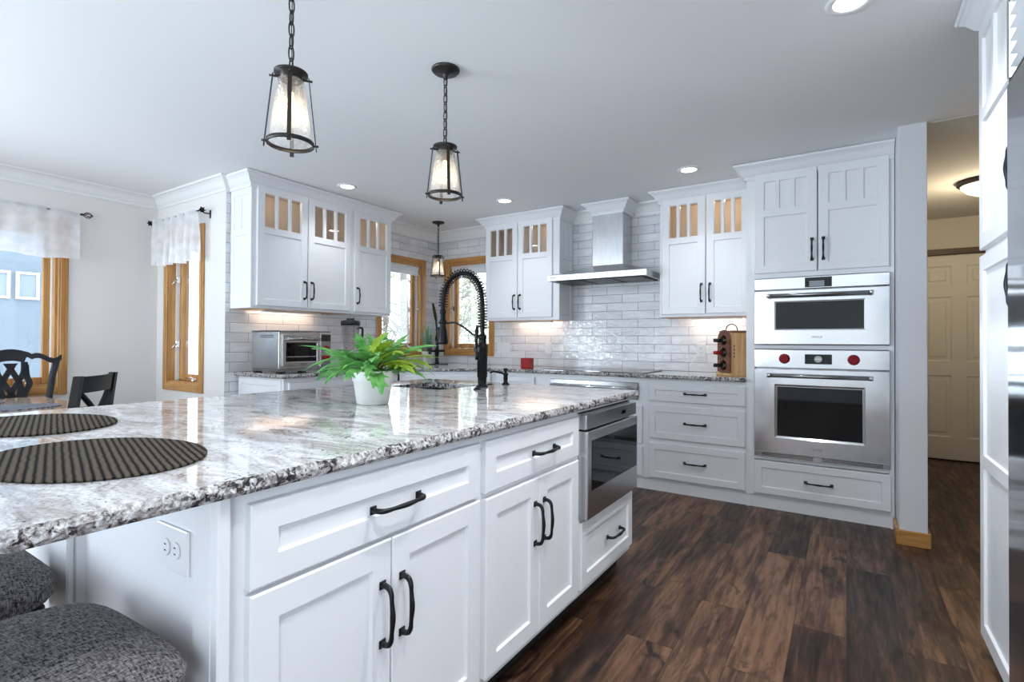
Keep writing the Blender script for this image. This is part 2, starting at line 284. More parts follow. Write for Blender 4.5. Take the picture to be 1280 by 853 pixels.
MCHROME = pbr('nickel_latch', (0.75, 0.75, 0.75), 0.18, metal=1.0)
MDOOR = pbr('cream_door_paint', (0.70, 0.67, 0.60), 0.5)
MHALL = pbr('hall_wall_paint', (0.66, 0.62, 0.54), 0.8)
MSNOW = pbr('snow', (0.88, 0.90, 0.93), 0.9, var=0.05, vscale=0.7)
MBARK = pbr('bark', (0.22, 0.20, 0.17), 0.95, var=0.4, vscale=6)
MPINEF = pbr('conifer_needles', (0.40, 0.46, 0.30), 0.9, var=0.3, vscale=3)
MBUSH = pbr('olive_twigs', (0.52, 0.53, 0.38), 0.9, var=0.3, vscale=4)
MSIDE = pbr('pale_house_siding', (0.19, 0.23, 0.265), 0.8, var=0.2, vscale=1.2)
MBULB = emit('warm_bulb', (1.0, 0.66, 0.28), 5)
MLED = emit('downlight_lens', (1.0, 0.95, 0.90), 9)
MPUCK = emit('warm_puck', (1.0, 0.80, 0.55), 3)
MHALLG = emit('lit_alabaster_glass', (1.0, 0.86, 0.62), 1.5)
MLCD = emit('lit_display', (0.30, 0.36, 0.44), 0.5)
MLOGO = pbr('grey_lettering', (0.12, 0.12, 0.13), 0.4)
MRIMW = pbr('white_light_trim', (0.85, 0.85, 0.85), 0.4)

# ------------------------------------------------------------------ mesh helpers
class MB:
    def __init__(s): s.bm = bmesh.new()
    def box(s, x0, x1, y0, y1, z0, z1, bev=0.0, seg=1, rot=None):
        if x1 < x0: x0, x1 = x1, x0
        if y1 < y0: y0, y1 = y1, y0
        if z1 < z0: z0, z1 = z1, z0
        vs = [s.bm.verts.new(Vector(p)) for p in ((x0,y0,z0),(x1,y0,z0),(x1,y1,z0),(x0,y1,z0),(x0,y0,z1),(x1,y0,z1),(x1,y1,z1),(x0,y1,z1))]
        fs = [s.bm.faces.new([vs[i] for i in q]) for q in ((3,2,1,0),(4,5,6,7),(0,1,5,4),(1,2,6,5),(2,3,7,6),(3,0,4,7))]
        if bev:
            es = list({e for f in fs for e in f.edges})
            r = bmesh.ops.bevel(s.bm, geom=es, offset=bev, segments=seg, affect='EDGES', profile=0.5)
            vs = list({v for f in r['faces'] for v in f.verts} | {v for v in vs if v.is_valid})
        if rot is not None:
            bmesh.ops.transform(s.bm, matrix=rot, verts=[v for v in vs if v.is_valid])
        return s
    def quad(s, a, b, c, d):
        try: s.bm.faces.new([s.bm.verts.new(Vector(p)) for p in (a, b, c, d)])
        except ValueError: pass
        return s
    def face(s, pts): s.bm.faces.new([s.bm.verts.new(Vector(p)) for p in pts]); return s
    def tube(s, pts, rad, seg=8, closed=False, caps=True, flat=None):
        pts = [Vector(p) for p in pts]; n = len(pts)
        if not hasattr(rad, '__len__'): rad = [rad] * n
        T = []
        for i in range(n):
            if closed: t = pts[(i+1) % n] - pts[i-1]
            else: t = pts[min(i+1, n-1)] - pts[max(i-1, 0)]
            T.append(t.normalized() if t.length > 1e-9 else Vector((0,0,1)))
        ref = Vector((0,0,1)) if abs(T[0].z) < 0.9 else Vector((1,0,0))
        u = (ref - T[0] * ref.dot(T[0])).normalized(); rings = []
        for i in range(n):
            u = (u - T[i] * u.dot(T[i])).normalized(); v = T[i].cross(u); fl = flat if flat else 1.0
            rings.append([s.bm.verts.new(pts[i] + (u * math.cos(2*PI*k/seg) + v * fl * math.sin(2*PI*k/seg)) * rad[i]) for k in range(seg)])
        m = n if closed else n - 1
        for i in range(m):
            a, b = rings[i], rings[(i+1) % n]
            for k in range(seg):
                f = s.bm.faces.new((a[k], a[(k+1) % seg], b[(k+1) % seg], b[k])); f.smooth = True
        if caps and not closed:
            s.bm.faces.new(list(reversed(rings[0]))); s.bm.faces.new(rings[-1])
        return s
    def lathe(s, prof, seg=24, c=(0,0,0), axis='z', closed_top=True, closed_bot=True, smooth=True):
        rings = []
        for r, h in prof:
            ring = []
            for k in range(seg):
                a = 2*PI*k/seg; x, y = r*math.cos(a), r*math.sin(a)
                p = {'z': (x, y, h), 'y': (x, h, y), 'x': (h, x, y)}[axis]
                ring.append(s.bm.verts.new(Vector(c) + Vector(p)))
            rings.append(ring)
        for a, b in zip(rings, rings[1:]):
            for k in range(seg):
                f = s.bm.faces.new((a[k], a[(k+1) % seg], b[(k+1) % seg], b[k])); f.smooth = smooth
        if closed_bot: s.bm.faces.new(list(reversed(rings[0])))
        if closed_top: s.bm.faces.new(rings[-1])
        return s
    def prism(s, outline, h0, h1, axis='z', holes=None):
        """outline in the two axes other than `axis` (cyclic order x,y / x,z / y,z); extruded from h0 to h1"""
        def P(p, h): return {'z': (p[0], p[1], h), 'y': (p[0], h, p[1]), 'x': (h, p[0], p[1])}[axis]
        loops = [outline] + (holes or []); fe0, fe1 = [], []
        for lp in loops:
            a = [s.bm.verts.new(P(p, h0)) for p in lp]; b = [s.bm.verts.new(P(p, h1)) for p in lp]; n = len(lp)
            for k in range(n): s.bm.faces.new((a[k], a[(k+1) % n], b[(k+1) % n], b[k]))
            fe0 += [s.bm.edges.get((a[k], a[(k+1) % n])) for k in range(n)]; fe1 += [s.bm.edges.get((b[k], b[(k+1) % n])) for k in range(n)]
        bmesh.ops.triangle_fill(s.bm, edges=fe0, use_beauty=True); bmesh.ops.triangle_fill(s.bm, edges=fe1, use_beauty=True)
        return s
    def sweep(s, path, prof, closed=False):
        """profile [(out,z)] swept along a horizontal path of (x,y); 'out' is to the right of travel"""
        n = len(path); P = [Vector((p[0], p[1])) for p in path]; rows = []
        for i in range(n):
            d0 = (P[i] - P[i-1]).normalized() if (i > 0 or closed) else None
            d1 = (P[(i+1) % n] - P[i]).normalized() if (i < n-1 or closed) else None
            d0 = d0 or d1; d1 = d1 or d0
            n0 = Vector((d0.y, -d0.x)); n1 = Vector((d1.y, -d1.x)); m = (n0 + n1).normalized(); k = 1 / max(0.2, m.dot(n0))
            rows.append([s.bm.verts.new((P[i].x + m.x*o*k, P[i].y + m.y*o*k, z)) for o, z in prof])
        m = n if closed else n-1; q = len(prof)
        for i in range(m):
            a, b = rows[i], rows[(i+1) % n]
            for k in range(q): s.bm.faces.new((a[k], b[k], b[(k+1) % q], a[(k+1) % q]))
        if not closed: s.bm.faces.new(rows[0]); s.bm.faces.new(list(reversed(rows[-1])))
        return s
    def build(s, name, m, parent=None, loc=None, rotz=None, recalc=True, smooth=False):
        if recalc: bmesh.ops.recalc_face_normals(s.bm, faces=s.bm.faces[:])
        me = bpy.data.meshes.new(name); s.bm.to_mesh(me); s.bm.free()
        if smooth: me.polygons.foreach_set('use_smooth', [True] * len(me.polygons))
        o = bpy.data.objects.new(name, me); COL.objects.link(o)
        if m: me.materials.append(m)
        if parent: o.parent = parent
        if loc is not None: o.location = loc
        if rotz: o.rotation_euler = (0, 0, rotz)
        return o
def tag(o, label, cat, group=None, kind=None):
    o['label'] = label; o['category'] = cat
    if group: o['group'] = group
    if kind: o['kind'] = kind
    return o
def thing(name, label, cat, loc=(0,0,0), rotz=0.0, group=None):
    o = bpy.data.objects.new(name, None); COL.objects.link(o); o.empty_display_size = 0.05
    o.location = loc; o.rotation_euler = (0, 0, rotz); return tag(o, label, cat, group)
def struct(o): o['kind'] = 'structure'; return o
def copy_tree(o, parent=None):
    c = o.copy(); COL.objects.link(c)
    if parent: c.parent = parent
    for ch in list(o.children): copy_tree(ch, c)
    return c
def bez(pts, n=8):
    """Catmull-Rom through points"""
    P = [Vector(p) for p in pts]; out = []
    for i in range(len(P) - 1):
        p0 = P[max(i-1, 0)]; p1 = P[i]; p2 = P[i+1]; p3 = P[min(i+2, len(P)-1)]
        for k in range(n):
            t = k / n
            out.append(0.5 * ((2*p1) + (p2 - p0)*t + (2*p0 - 5*p1 + 4*p2 - p3)*t*t + (3*p1 - p0 - 3*p2 + p3)*t**3))
    out.append(P[-1]); return out
def text_part(name, body, size, m, parent, loc, rot=(PI/2, 0, 0), ext=0.0006):
    cu = bpy.data.curves.new(name, 'FONT'); cu.body = body; cu.size = size; cu.extrude = ext; cu.align_x = 'CENTER'; cu.align_y = 'CENTER'
    t = bpy.data.objects.new(name, cu); COL.objects.link(t)
    dg = bpy.context.evaluated_depsgraph_get(); me = bpy.data.meshes.new_from_object(t.evaluated_get(dg))
    bpy.data.objects.remove(t); bpy.data.curves.remove(cu)
    o = bpy.data.objects.new(name, me); COL.objects.link(o); me.materials.clear(); me.materials.append(m)
    o.parent = parent; o.location = loc; o.rotation_euler = rot; return o
def point_light(name, loc, power, color, radius, parent=None, kind='POINT', spot=None):
    l = bpy.data.lights.new(name, kind); l.energy = power; l.color = color; l.shadow_soft_size = radius
    if spot: l.spot_size = spot; l.spot_blend = 0.8
    o = bpy.data.objects.new(name, l); COL.objects.link(o); o.location = loc
    if parent: o.parent = parent
    return o

# ------------------------------------------------------------------ room shell
H = 2.44
XW, XL, YB, YR = -5.21, -4.07, 4.63, 2.16          # dining wall, tiled side wall, range wall, return wall
struct(MB().box(XW - .2, 1.75, -4.2, 7.0, -0.12, 0).build('floor', MFL))
struct(MB().box(XW - .2, 1.75, -4.2, 7.0, H, H + .12).build('ceiling', MCEIL))
def wall(name, axis, p0, p1, a0, a1, openings, m, z0=0.0, z1=H):
    mb = MB(); br = sorted({a0, a1} | {o[0] for o in openings} | {o[1] for o in openings})
    for s, e in zip(br, br[1:]):
        mid = (s + e) / 2; zs = [z0]
        for o in sorted([o for o in openings if o[0] < mid < o[1]], key=lambda o: o[2]): zs += [o[2], o[3]]
        zs.append(z1)
        for k in range(0, len(zs), 2):
            if zs[k+1] - zs[k] > 1e-4:
                if axis == 'x': mb.box(p0, p1, s, e, zs[k], zs[k+1])
                else: mb.box(s, e, p0, p1, zs[k], zs[k+1])
    return struct(mb.build(name, m))
W1 = (0.34, 1.46, 0.795, 2.05)      # dining window opening (along y)
W2 = (-4.995, -4.445, 0.795, 2.055) # return-wall window (along x)
W3 = (3.765, 4.375, 1.07, 2.03)     # side window over the sink (along y)
W4 = (-3.88, -3.293, 1.07, 2.055)   # range-wall window over the sink (along x)
WP = (-3.5, -1.2, 0.0, 2.12)        # patio door behind the camera (along y)
WS = (-3.4, -1.0, 0.5, 2.1)          # unseen side window added to let the fill in (along y)
WR = (-4.6, -1.5, 0.15, 2.15)       # rear window wall (along x)
wall('wall_dining', 'x', XW - .16, XW, -4.2, YR, [W1, WP], MWALL)
wall('wall_return', 'y', YR, YR + .16, XW - .16, XL - .0, [W2], MWALL)
wall('wall_left', 'x', XL - .16, XL, YR + .16, YB + .16, [W3], MTY)
struct(MB().box(XL - .012, XL + .0006, YR + .001, YR + .165, 0, H).build('wall_tile_edge', MTY))
wall('wall_back', 'y', YB, YB + .16, XL, 0.257, [W4], MTX)
struct(MB().box(0.257, 0.388, 3.76, 6.85, 0, H, bev=0.002).build('wall_stub', MWALLC))
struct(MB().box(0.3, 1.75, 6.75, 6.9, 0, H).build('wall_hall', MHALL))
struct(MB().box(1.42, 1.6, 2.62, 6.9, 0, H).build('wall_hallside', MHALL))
wall('wall_right', 'x', 1.10, 1.26, -4.2, 2.62, [WS], MWALLC)
struct(MB().box(1.26, 1.6, 2.50, 2.62, 0, H).build('wall_jog', MWALLC))
wall('wall_rear', 'y', -4.2, -4.04, XW - .16, 1.26, [WR], MWALL)
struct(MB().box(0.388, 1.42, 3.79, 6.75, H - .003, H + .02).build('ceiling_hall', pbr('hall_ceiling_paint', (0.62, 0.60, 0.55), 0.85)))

# baseboards and trim
def base_prof(mb, x0, x1, y0, y1, h=0.085): mb.box(x0, x1, y0, y1, 0, h, bev=0.003); return mb
mb = MB(); base_prof(mb, 0.243, 0.402, 3.746, 3.76); base_prof(mb, 0.388, 0.402, 3.76, 6.75); base_prof(mb, 0.243, 0.257, 3.76, 4.0)
struct(mb.build('baseboard_stub', MOAKH))
struct(base_prof(MB(), XW, XW + .014, -4.0, YR).build('baseboard_dining', MOAK))
struct(base_prof(MB(), XW, XL, YR - .014, YR).build('baseboard_return', MOAKH))
CRW = [(0, H - .105), (.010, H - .105), (.012, H - .088), (.028, H - .070), (.048, H - .036), (.066, H - .020), (.082, H - .016), (.086, H - .0005), (0, H - .0005)]
struct(MB().sweep([(XW, -4.0), (XW, YR), (XL, YR), (XL, YR + .035)], CRW).build('trim_1', MTRIM))
struct(MB().sweep([(XL, 3.60), (XL, YB), (-3.14, YB)], CRW).build('trim_2', MTRIM))
struct(MB().sweep([(-2.29, YB), (-1.97, YB)], CRW).build('trim_3', MTRIM))
struct(MB().sweep([(-1.64, YB), (-1.33, YB)], CRW).build('trim_4', MTRIM))
struct(MB().box(0.54, 1.40, 6.72, 6.75, 2.065, 2.125, bev=.006).build('trim_5', MBRN))
struct(MB().box(0.388, 1.42, 6.736, 6.75, 0, 0.012).build('trim_6', MBRN))

# ------------------------------------------------------------------ windows (local: room side is -y, opening x 0..w, z 0..h)
def window(name, loc, rotz, w, h, latches=(), latch_x=None, mull=(), thick=.16, cas=.064):
    t = bpy.data.objects.new(name, None); COL.objects.link(t); t.location = loc; t.rotation_euler = (0, 0, rotz); struct(t)
    mb = MB()
    def prof_box(x0, x1, z0, z1, vert):
        mb.box(x0, x1, -.016, 0, z0, z1, bev=.004)
        if vert: mb.box(x0 + .014, x1 - .022, -.021, -.014, z0, z1, bev=.003)
        else: mb.box(x0, x1, -.021, -.014, z0 + .018, z1 - .016, bev=.003)
    prof_box(-cas, 0, -cas, h + cas, True); prof_box(w, w + cas, -cas, h + cas, True)
    mv = mb.build('casing', MOAK, t)
    mb = MB(); prof_box = None
    for z0, z1 in ((-cas, 0), (h, h + cas)):
        mb.box(0, w, -.016, 0, z0, z1, bev=.004); mb.box(0, w, -.021, -.014, z0 + .018, z1 - .016, bev=.003)
    mb.build('casing', MOAKH, t)
    j = MB(); j.box(0, .016, 0, thick, 0, h); j.box(w - .016, w, 0, thick, 0, h); j.box(.016, w - .016, 0, thick, 0, .016); j.box(.016, w - .016, 0, thick, h - .016, h)
    j.build('jamb', MOAK, t)
    j = MB(); j.box(.0162, .024, .050, .081, .0165, h - .0165); j.box(w - .024, w - .0162, .050, .081, .0165, h - .0165); j.build('weather_strip', MPL, t)
    s = MB(); y0, y1 = .082, .122
    s.box(.018, .066, y0, y1, .018, h - .018, bev=.004); s.box(w - .066, w - .018, y0, y1, .018, h - .018, bev=.004)
    s.box(.066, w - .066, y0, y1, .018, .072, bev=.004); s.box(.066, w - .066, y0, y1, h - .066, h - .018, bev=.004)
    for mx in mull: s.box(mx - .04, mx + .04, y0 - .02, y1 + .01, .018, h - .018, bev=.004)
    s.build('sash', MOAK, t)
    MB().box(.060, w - .060, .100, .106, .066, h - .060).build('pane', MGLASS, t)
    for lz in latches:
        l = MB(); lx = latch_x if latch_x is not None else .030; sg = 1 if lx < w/2 else -1
        l.box(lx - .012, lx + .012, .045, .080, lz - .03, lz + .03, bev=.003)
        l.tube([(lx + sg*.006, .05, lz), (lx + sg*.012, .03, lz - .012), (lx + sg*.010, .012, lz - .045)], [.008, .007, .005], 8)
        l.build('latch', MCHROME, t)
    if w > .5:
        c = MB(); cx = w - .16; c.lathe([(.020, 0), (.020, .02), (.012, .028)], 12, c=(cx, .03, .016))
        c.tube([(cx, .03, .042), (cx - .03, .015, .055), (cx - .085, .01, .045)], [.007, .006, .006], 8); c.build('crank', MCHROME, t)
    return t
window('window_1', (XW, W1[0], W1[2]), PI/2, W1[1] - W1[0], W1[3] - W1[2])
window('window_2', (W2[0], YR, W2[2]), 0, W2[1] - W2[0], W2[3] - W2[2], latches=(.335, .90))
window('window_3', (XL, W3[0], W3[2]), PI/2, W3[1] - W3[0], W3[3] - W3[2], latches=(.48,), latch_x=.60)
window('window_4', (W4[0], YB, W4[2]), 0, W4[1] - W4[0], W4[3] - W4[2], latches=(.48,), latch_x=.012)
window('window_5', (XW, WP[0], 0.0), PI/2, WP[1] - WP[0], WP[3], mull=(1.15,))
window('window_6', (WR[1], -4.04, WR[2]), PI, WR[1] - WR[0], WR[3] - WR[2], mull=(1.03, 2.07))

window('added_window', (1.10, WS[1], WS[2]), -PI/2, WS[1] - WS[0], WS[3] - WS[2], mull=(1.2,))  # added window, out of view, opening for the side fill lamp
# hall door (six-panel, in the end wall of the hallway)
def panel_slab(mb, x0, x1, z0, z1, yf, cells, t=.020, inset=.0045, recess=.009, chamf=.0035, openc=()):
    """slab whose front (facing -y) at yf carries recessed cells; cells listed in openc are cut right through"""
    def q(a, b, c, d): mb.quad(a, b, c, d)
    X0, X1, Z0, Z1 = x0 + chamf, x1 - chamf, z0 + chamf, z1 - chamf
    for (ax, az, bx, bz) in ((x0, z0, x1, z0), (x1, z0, x1, z1), (x1, z1, x0, z1), (x0, z1, x0, z0)):
        def ins(x, z): return (X0 if x == x0 else X1, Z0 if z == z0 else Z1)
        a2, b2 = ins(ax, az), ins(bx, bz)
        q((ax, yf + t, az), (bx, yf + t, bz), (bx, yf + chamf, bz), (ax, yf + chamf, az))
        q((ax, yf + chamf, az), (bx, yf + chamf, bz), (b2[0], yf, b2[1]), (a2[0], yf, a2[1]))
    def strips(y, fx0, fx1, fz0, fz1, cs):
        zs = sorted({fz0, fz1} | {c[2] for c in cs} | {c[3] for c in cs})
        for s, e in zip(zs, zs[1:]):
            mid = (s + e) / 2; xs = [fx0]
            for c in sorted([c for c in cs if c[2] < mid < c[3]]): xs += [c[0], c[1]]
            xs.append(fx1)
            for k in range(0, len(xs), 2):
                if xs[k+1] - xs[k] > 1e-5: q((xs[k], y, s), (xs[k+1], y, s), (xs[k+1], y, e), (xs[k], y, e))
    strips(yf, X0, X1, Z0, Z1, cells)
    oc = [c for i, c in enumerate(cells) if i in openc]
    strips(yf + t, x0, x1, z0, z1, [(c[0] + inset, c[1] - inset, c[2] + inset, c[3] - inset) for c in oc])
    for i, (cx0, cx1, cz0, cz1) in enumerate(cells):
        o = [(cx0, cz0), (cx1, cz0), (cx1, cz1), (cx0, cz1)]; n = [(cx0 + inset, cz0 + inset), (cx1 - inset, cz0 + inset), (cx1 - inset, cz1 - inset), (cx0 + inset, cz1 - inset)]
        for k in range(4):
            a, b, c, d = o[k], o[(k+1) % 4], n[(k+1) % 4], n[k]
            q((a[0], yf, a[1]), (b[0], yf, b[1]), (c[0], yf + recess, c[1]), (d[0], yf + recess, d[1]))
            if i in openc: q((d[0], yf + recess, d[1]), (c[0], yf + recess, c[1]), (c[0], yf + t, c[1]), (d[0], yf + t, d[1]))
        if i not in openc: q(*[(p[0], yf + recess, p[1]) for p in n])
    bmesh.ops.remove_doubles(mb.bm, verts=mb.bm.verts[:], dist=1e-6)
    return mb
t = bpy.data.objects.new('door_1', None); COL.objects.link(t); t.location = (0.54, 6.715, 0.012); struct(t)
dw = .80; cs = []
for (z0, z1) in ((.22, .84), (.98, 1.63), (1.74, 1.94)):
    for (a, b) in ((.12, .345), (.455, .68)): cs.append((a, b, z0, z1))
panel_slab(MB(), 0, dw, 0, 2.04, 0, cs, t=.035, inset=.014, recess=.008).build('door_slab', MDOOR, t)
mb = MB()
for (a, b, z0, z1) in cs: mb.box(a + .045, b - .045, .0005, .012, z0 + .045, z1 - .045, bev=.006)
mb.build('raised_panel', MDOOR, t)
MB().lathe([(.025, 0), (.025, -.012), (.010, -.02), (.010, -.04), (.026, -.05), (.026, -.065), (.012, -.075)], 16, c=(.06, 0, .95), axis='y').build('knob', MBRZ, t)

# ------------------------------------------------------------------ cabinets
def pull_mesh(name, length, vertical):
    n = 16; pts, rad = [], []
    h = length / 2
    prof = [(-h, .000, .0085), (-h, -.012, .0068), (-h + .004, -.024, .0066), (-h + .016, -.031, .0060), (-h * .5, -.033, .0052), (0, -.036, .0068),
            (h * .5, -.033, .0052), (h - .016, -.031, .0060), (h - .004, -.024, .0066), (h, -.012, .0068), (h, .000, .0085)]
    P = bez([(p[0], p[1], p[2]) for p in prof], 4)
    mb = MB(); mb.tube([(0, p.y, p.x) if vertical else (p.x, p.y, 0) for p in P], [p.z for p in P], 8)
    for sgn in (-1, 1):
        c = (0, 0, sgn * h) if vertical else (sgn * h, 0, 0)
        mb.box(c[0] - .010, c[0] + .010, -.004, 0.0, c[2] - .010, c[2] + .010, bev=.0015)
    bmesh.ops.recalc_face_normals(mb.bm, faces=mb.bm.faces[:])
    me = bpy.data.meshes.new(name); mb.bm.to_mesh(me); mb.bm.free(); me.materials.append(MPULL); return me
PV, PH = pull_mesh('pull_vertical', .138, True), pull_mesh('pull_horizontal', .150, False)
def add_pull(parent, loc, vertical):
    o = bpy.data.objects.new('handle', PV if vertical else PH); COL.objects.link(o); o.parent = parent; o.location = loc; return o
class Cab:
    """local frame: x along the width, front face frame at y=0 (front faces -y), z from the thing's base"""
    def __init__(s, name, label, cat, loc, rotz, w, d, z1, group=None):
        s.z0 = loc[2]; s.w, s.d, s.h = w, d, z1 - loc[2]; s.t = thing(name, label, cat, loc, rotz, group)
    def body(s, m=None, kick=0.0, kick_in=.06, kickm=None):
        mb = MB(); mb.box(0, s.w, 0, s.d, kick, s.h, bev=.0015); mb.build('carcass', m or MW, s.t)
        if kick: MB().box(0.0, s.w, kick_in, s.d - .02, 0.0, kick).build('toe_kick', kickm or MW, s.t)
    def open_body(s, shelves=(), sl=.040, sr=.040):
        mb = MB(); k = .018; w, d, h = s.w, s.d, s.h
        mb.box(0, k, .0, d, 0, h, bev=.001); mb.box(w - k, w, .0, d, 0, h, bev=.001); mb.box(k, w - k, 0, d, 0, k); mb.box(k, w - k, 0, d, h - k, h)
        mb.box(k, w - k, d - .008, d, k, h - k)
        mb.box(k, w - k, 0, .018, k, .04); mb.box(k, w - k, 0, .018, h - .05, h - k)
        mb.box(k, sl, 0, .018, .04, h - .05); mb.box(w - sr, w - k, 0, .018, .04, h - .05)
        mb.build('carcass', MW, s.t)
        mb = MB(); e = .004
        mb.box(k, k + e, .019, d - .012, k, h - k); mb.box(w - k - e, w - k, .019, d - .012, k, h - k)
        mb.box(k + e, w - k - e, d - .012, d - .008, k, h - k); mb.box(k + e, w - k - e, .019, d - .012, k, k + e); mb.box(k + e, w - k - e, .019, d - .012, h - k - e, h - k)
        mb.build('interior_lining', MMAPLE, s.t)
        for z in shelves: MB().box(k + e, w - k - e, .03, d - .013, z - s.z0 - .018, z - s.z0, bev=.002).build('shelf', MMAPLE, s.t)
    def door(s, x0, x1, z0, z1, style='plain', handle=None, hz=None, rail=.058, yf=-.020, glass=False):
        z0 -= s.z0; z1 -= s.z0
        d = bpy.data.objects.new('door', None)
        if style == 'plain': cells = [(x0 + rail, x1 - rail, z0 + rail, z1 - rail)]; top = []
        else:
            zt1 = z1 - .057; zt0 = zt1 - .262 * (z1 - z0) / .925; zp = zt0 - .048
            iw = (x1 - x0 - 2 * rail - 2 * .020) / 3; cells = []
            for k in range(3): cells.append((x0 + rail + k * (iw + .020), x0 + rail + k * (iw + .020) + iw, zt0, zt1))
            cells.append((x0 + rail, x1 - rail, z0 + rail * .9, zp))
        o = panel_slab(MB(), x0, x1, z0, z1, yf, cells, openc=(0, 1, 2) if glass else ()).build('door', MW, s.t)
        if glass: MB().box(x0 + rail - .004, x1 - rail + .004, yf + .0125, yf + .0155, cells[0][2] - .004, cells[0][3] + .004).build('glass', MCGL, o)
        if handle:
            hx = x1 - .030 if handle == 'R' else x0 + .030
            add_pull(o, (hx, yf, hz - s.z0), True)
        return o
    def drawer(s, x0, x1, z0, z1, handle=True, rail=.048, yf=-.020, hx=None, hz=None):
        z0 -= s.z0; z1 -= s.z0
        o = panel_slab(MB(), x0, x1, z0, z1, yf, [(x0 + rail, x1 - rail, z0 + rail, z1 - rail)]).build('drawer', MW, s.t)
        if handle: add_pull(o, (hx if hx is not None else (x0 + x1) / 2, yf, (z0 + z1) / 2 if hz is None else hz - s.z0), False)
        return o
    def crown(s, path, ztop, hgt=.105, out=.078):
        z = ztop - s.z0; b = z - hgt
        prof = [(.0, b), (.012, b), (.012, b + .022), (.026, b + .034), (.050, b + .070), (.066, b + .084), (.072, b + .086), (out, b + .092), (out, z), (0, z)]
        return MB().sweep(path, prof).build('crown_molding', MW, s.t)
    def panel_side(s, side, z0, z1, style, y0=.02, y1=None):
        """decorative shaker panel planted on an exposed end"""
        z0 -= s.z0; z1 -= s.z0; y1 = y1 or s.d; L_ = y1 - y0; r = .045; mb = MB()
        if style == 'plain': cells = [(r, L_ - r, z0 + r, z1 - r)]
        else:
            zt1 = z1 - .057; zt0 = zt1 - .262 * (z1 - z0) / .925; zp = zt0 - .048; iw = (L_ - 2*r - .018) / 2
            cells = [(r, r + iw, zt0, zt1), (L_ - r - iw, L_ - r, zt0, zt1), (r, L_ - r, z0 + r, zp)]
        panel_slab(mb, 0, L_, z0, z1, 0, cells, t=.012, recess=.007)
        o = mb.build('end_panel', MW, s.t)
        if side == 'L': o.location = (-.012, y1, 0); o.rotation_euler = (0, 0, -PI/2)
        else: o.location = (s.w + .012, y0, 0); o.rotation_euler = (0, 0, PI/2)
        return o
    def glow(s, x, y, z, power, col=(1.0, 0.82, 0.60)):
        power *= .40
        MB().lathe([(.030, -.008), (.030, 0)], 16, c=(x, y, z - s.z0)).build('puck_light', MPUCK, s.t)
        point_light('cabinet_glow', (x, y, z - s.z0 - .03), power, col, .02, s.t)
    def light_bar(s, x0, x1, y, power, col=(1.0, 0.74, 0.56)):
        MB().box(.004, s.w - .004, .004, s.d - .004, -.0025, -.0003).build('bottom_board', MOAKH, s.t)
        MB().box(x0, x1, y - .02, y + .02, -.016, -.0026, bev=.003).build('light_bar', MRIMW, s.t)
        MB().box(x0 + .01, x1 - .01, y + .0195, y + .0215, -.014, -.005).build('light_strip', MPUCK, s.t)
        l = bpy.data.lights.new('undercabinet_glow', 'AREA'); l.shape = 'RECTANGLE'; l.size = x1 - x0; l.size_y = .02; l.energy = power * .22; l.color = col
        o = bpy.data.objects.new('undercabinet_glow', l); COL.objects.link(o); o.parent = s.t; o.location = ((x0 + x1) / 2, y + .034, -.014); o.rotation_euler = (.95, 0, 0)

WU = 'white upper cabinet'
# --- upper cabinets on the tiled side wall
XF = -3.761
UZ0, UZ1 = 1.412, 2.362
c = Cab('upper_cabinet', 'white two-door upper cabinet with lit glass lights above the toaster oven', 'cabinet', (XF - .02, 2.206, UZ0), PI/2, .940, .285, 2.385)
c.open_body(shelves=(2.04,), sl=.05, sr=.05); c.door(.030, .467, 1.434, UZ1, 'lights', 'R', 1.58, glass=True); c.door(.475, .915, 1.434, UZ1, 'lights', 'L', 1.58, glass=True)
c.panel_side('L', UZ0, 2.345, 'lights', y0=.0, y1=.285)
c.crown([(-.012, .285), (-.012, -.0), (.940, 0)], H - .004); c.glow(.30, .05, 2.345, .9); c.glow(.62, .05, 2.345, .35)
c.light_bar(.18, .72, .16, 1.8)
c = Cab('upper_cabinet', 'white single-door upper cabinet beside the corner window', 'cabinet', (XF - .02, 3.146, UZ0), PI/2, .475, .285, 2.385)
c.open_body(shelves=(2.04,)); c.door(.018, .462, 1.434, UZ1, 'lights', 'L', 1.58, glass=True)
c.crown([(0, 0), (.475, 0), (.475, .285)], H - .004); c.glow(.2, .05, 2.345, 1.0)
# --- upper cabinets on the range wall
YF_U = 4.321
c = Cab('upper_cabinet', 'white two-door upper cabinet between the corner window and the range hood', 'cabinet', (-3.143, YF_U + .02, 1.378), 0, .850, .285, 2.385)
c.open_body(shelves=(2.04,), sr=.085); c.door(.012, .398, 1.405, UZ1, 'lights', 'R', 1.56, glass=True); c.door(.404, .790, 1.405, UZ1, 'lights', 'L', 1.56, glass=True)
c.panel_side('R', 1.378, 2.345, 'lights', y0=.0, y1=.285)
c.crown([(0, .285), (0, 0), (.862, 0), (.862, .285)], H - .004); c.glow(.62, .05, 2.345, 1.0); c.light_bar(.25, .70, .16, 2.0)
c = Cab('upper_cabinet', 'white two-door upper cabinet between the range hood and the wall ovens', 'cabinet', (-1.325, YF_U + .02, 1.378), 0, .716, .285, 2.385)
c.open_body(shelves=(2.04,)); c.door(.022, .372, 1.400, UZ1, 'lights', 'R', 1.57, glass=True); c.door(.378, .702, 1.400, UZ1, 'lights', 'L', 1.57, glass=True)
c.crown([(0, .285), (0, 0), (.716, 0)], H - .004); c.glow(.20, .05, 2.345, .8); c.glow(.52, .05, 2.345, 1.4); c.light_bar(.22, .62, .16, 2.2)
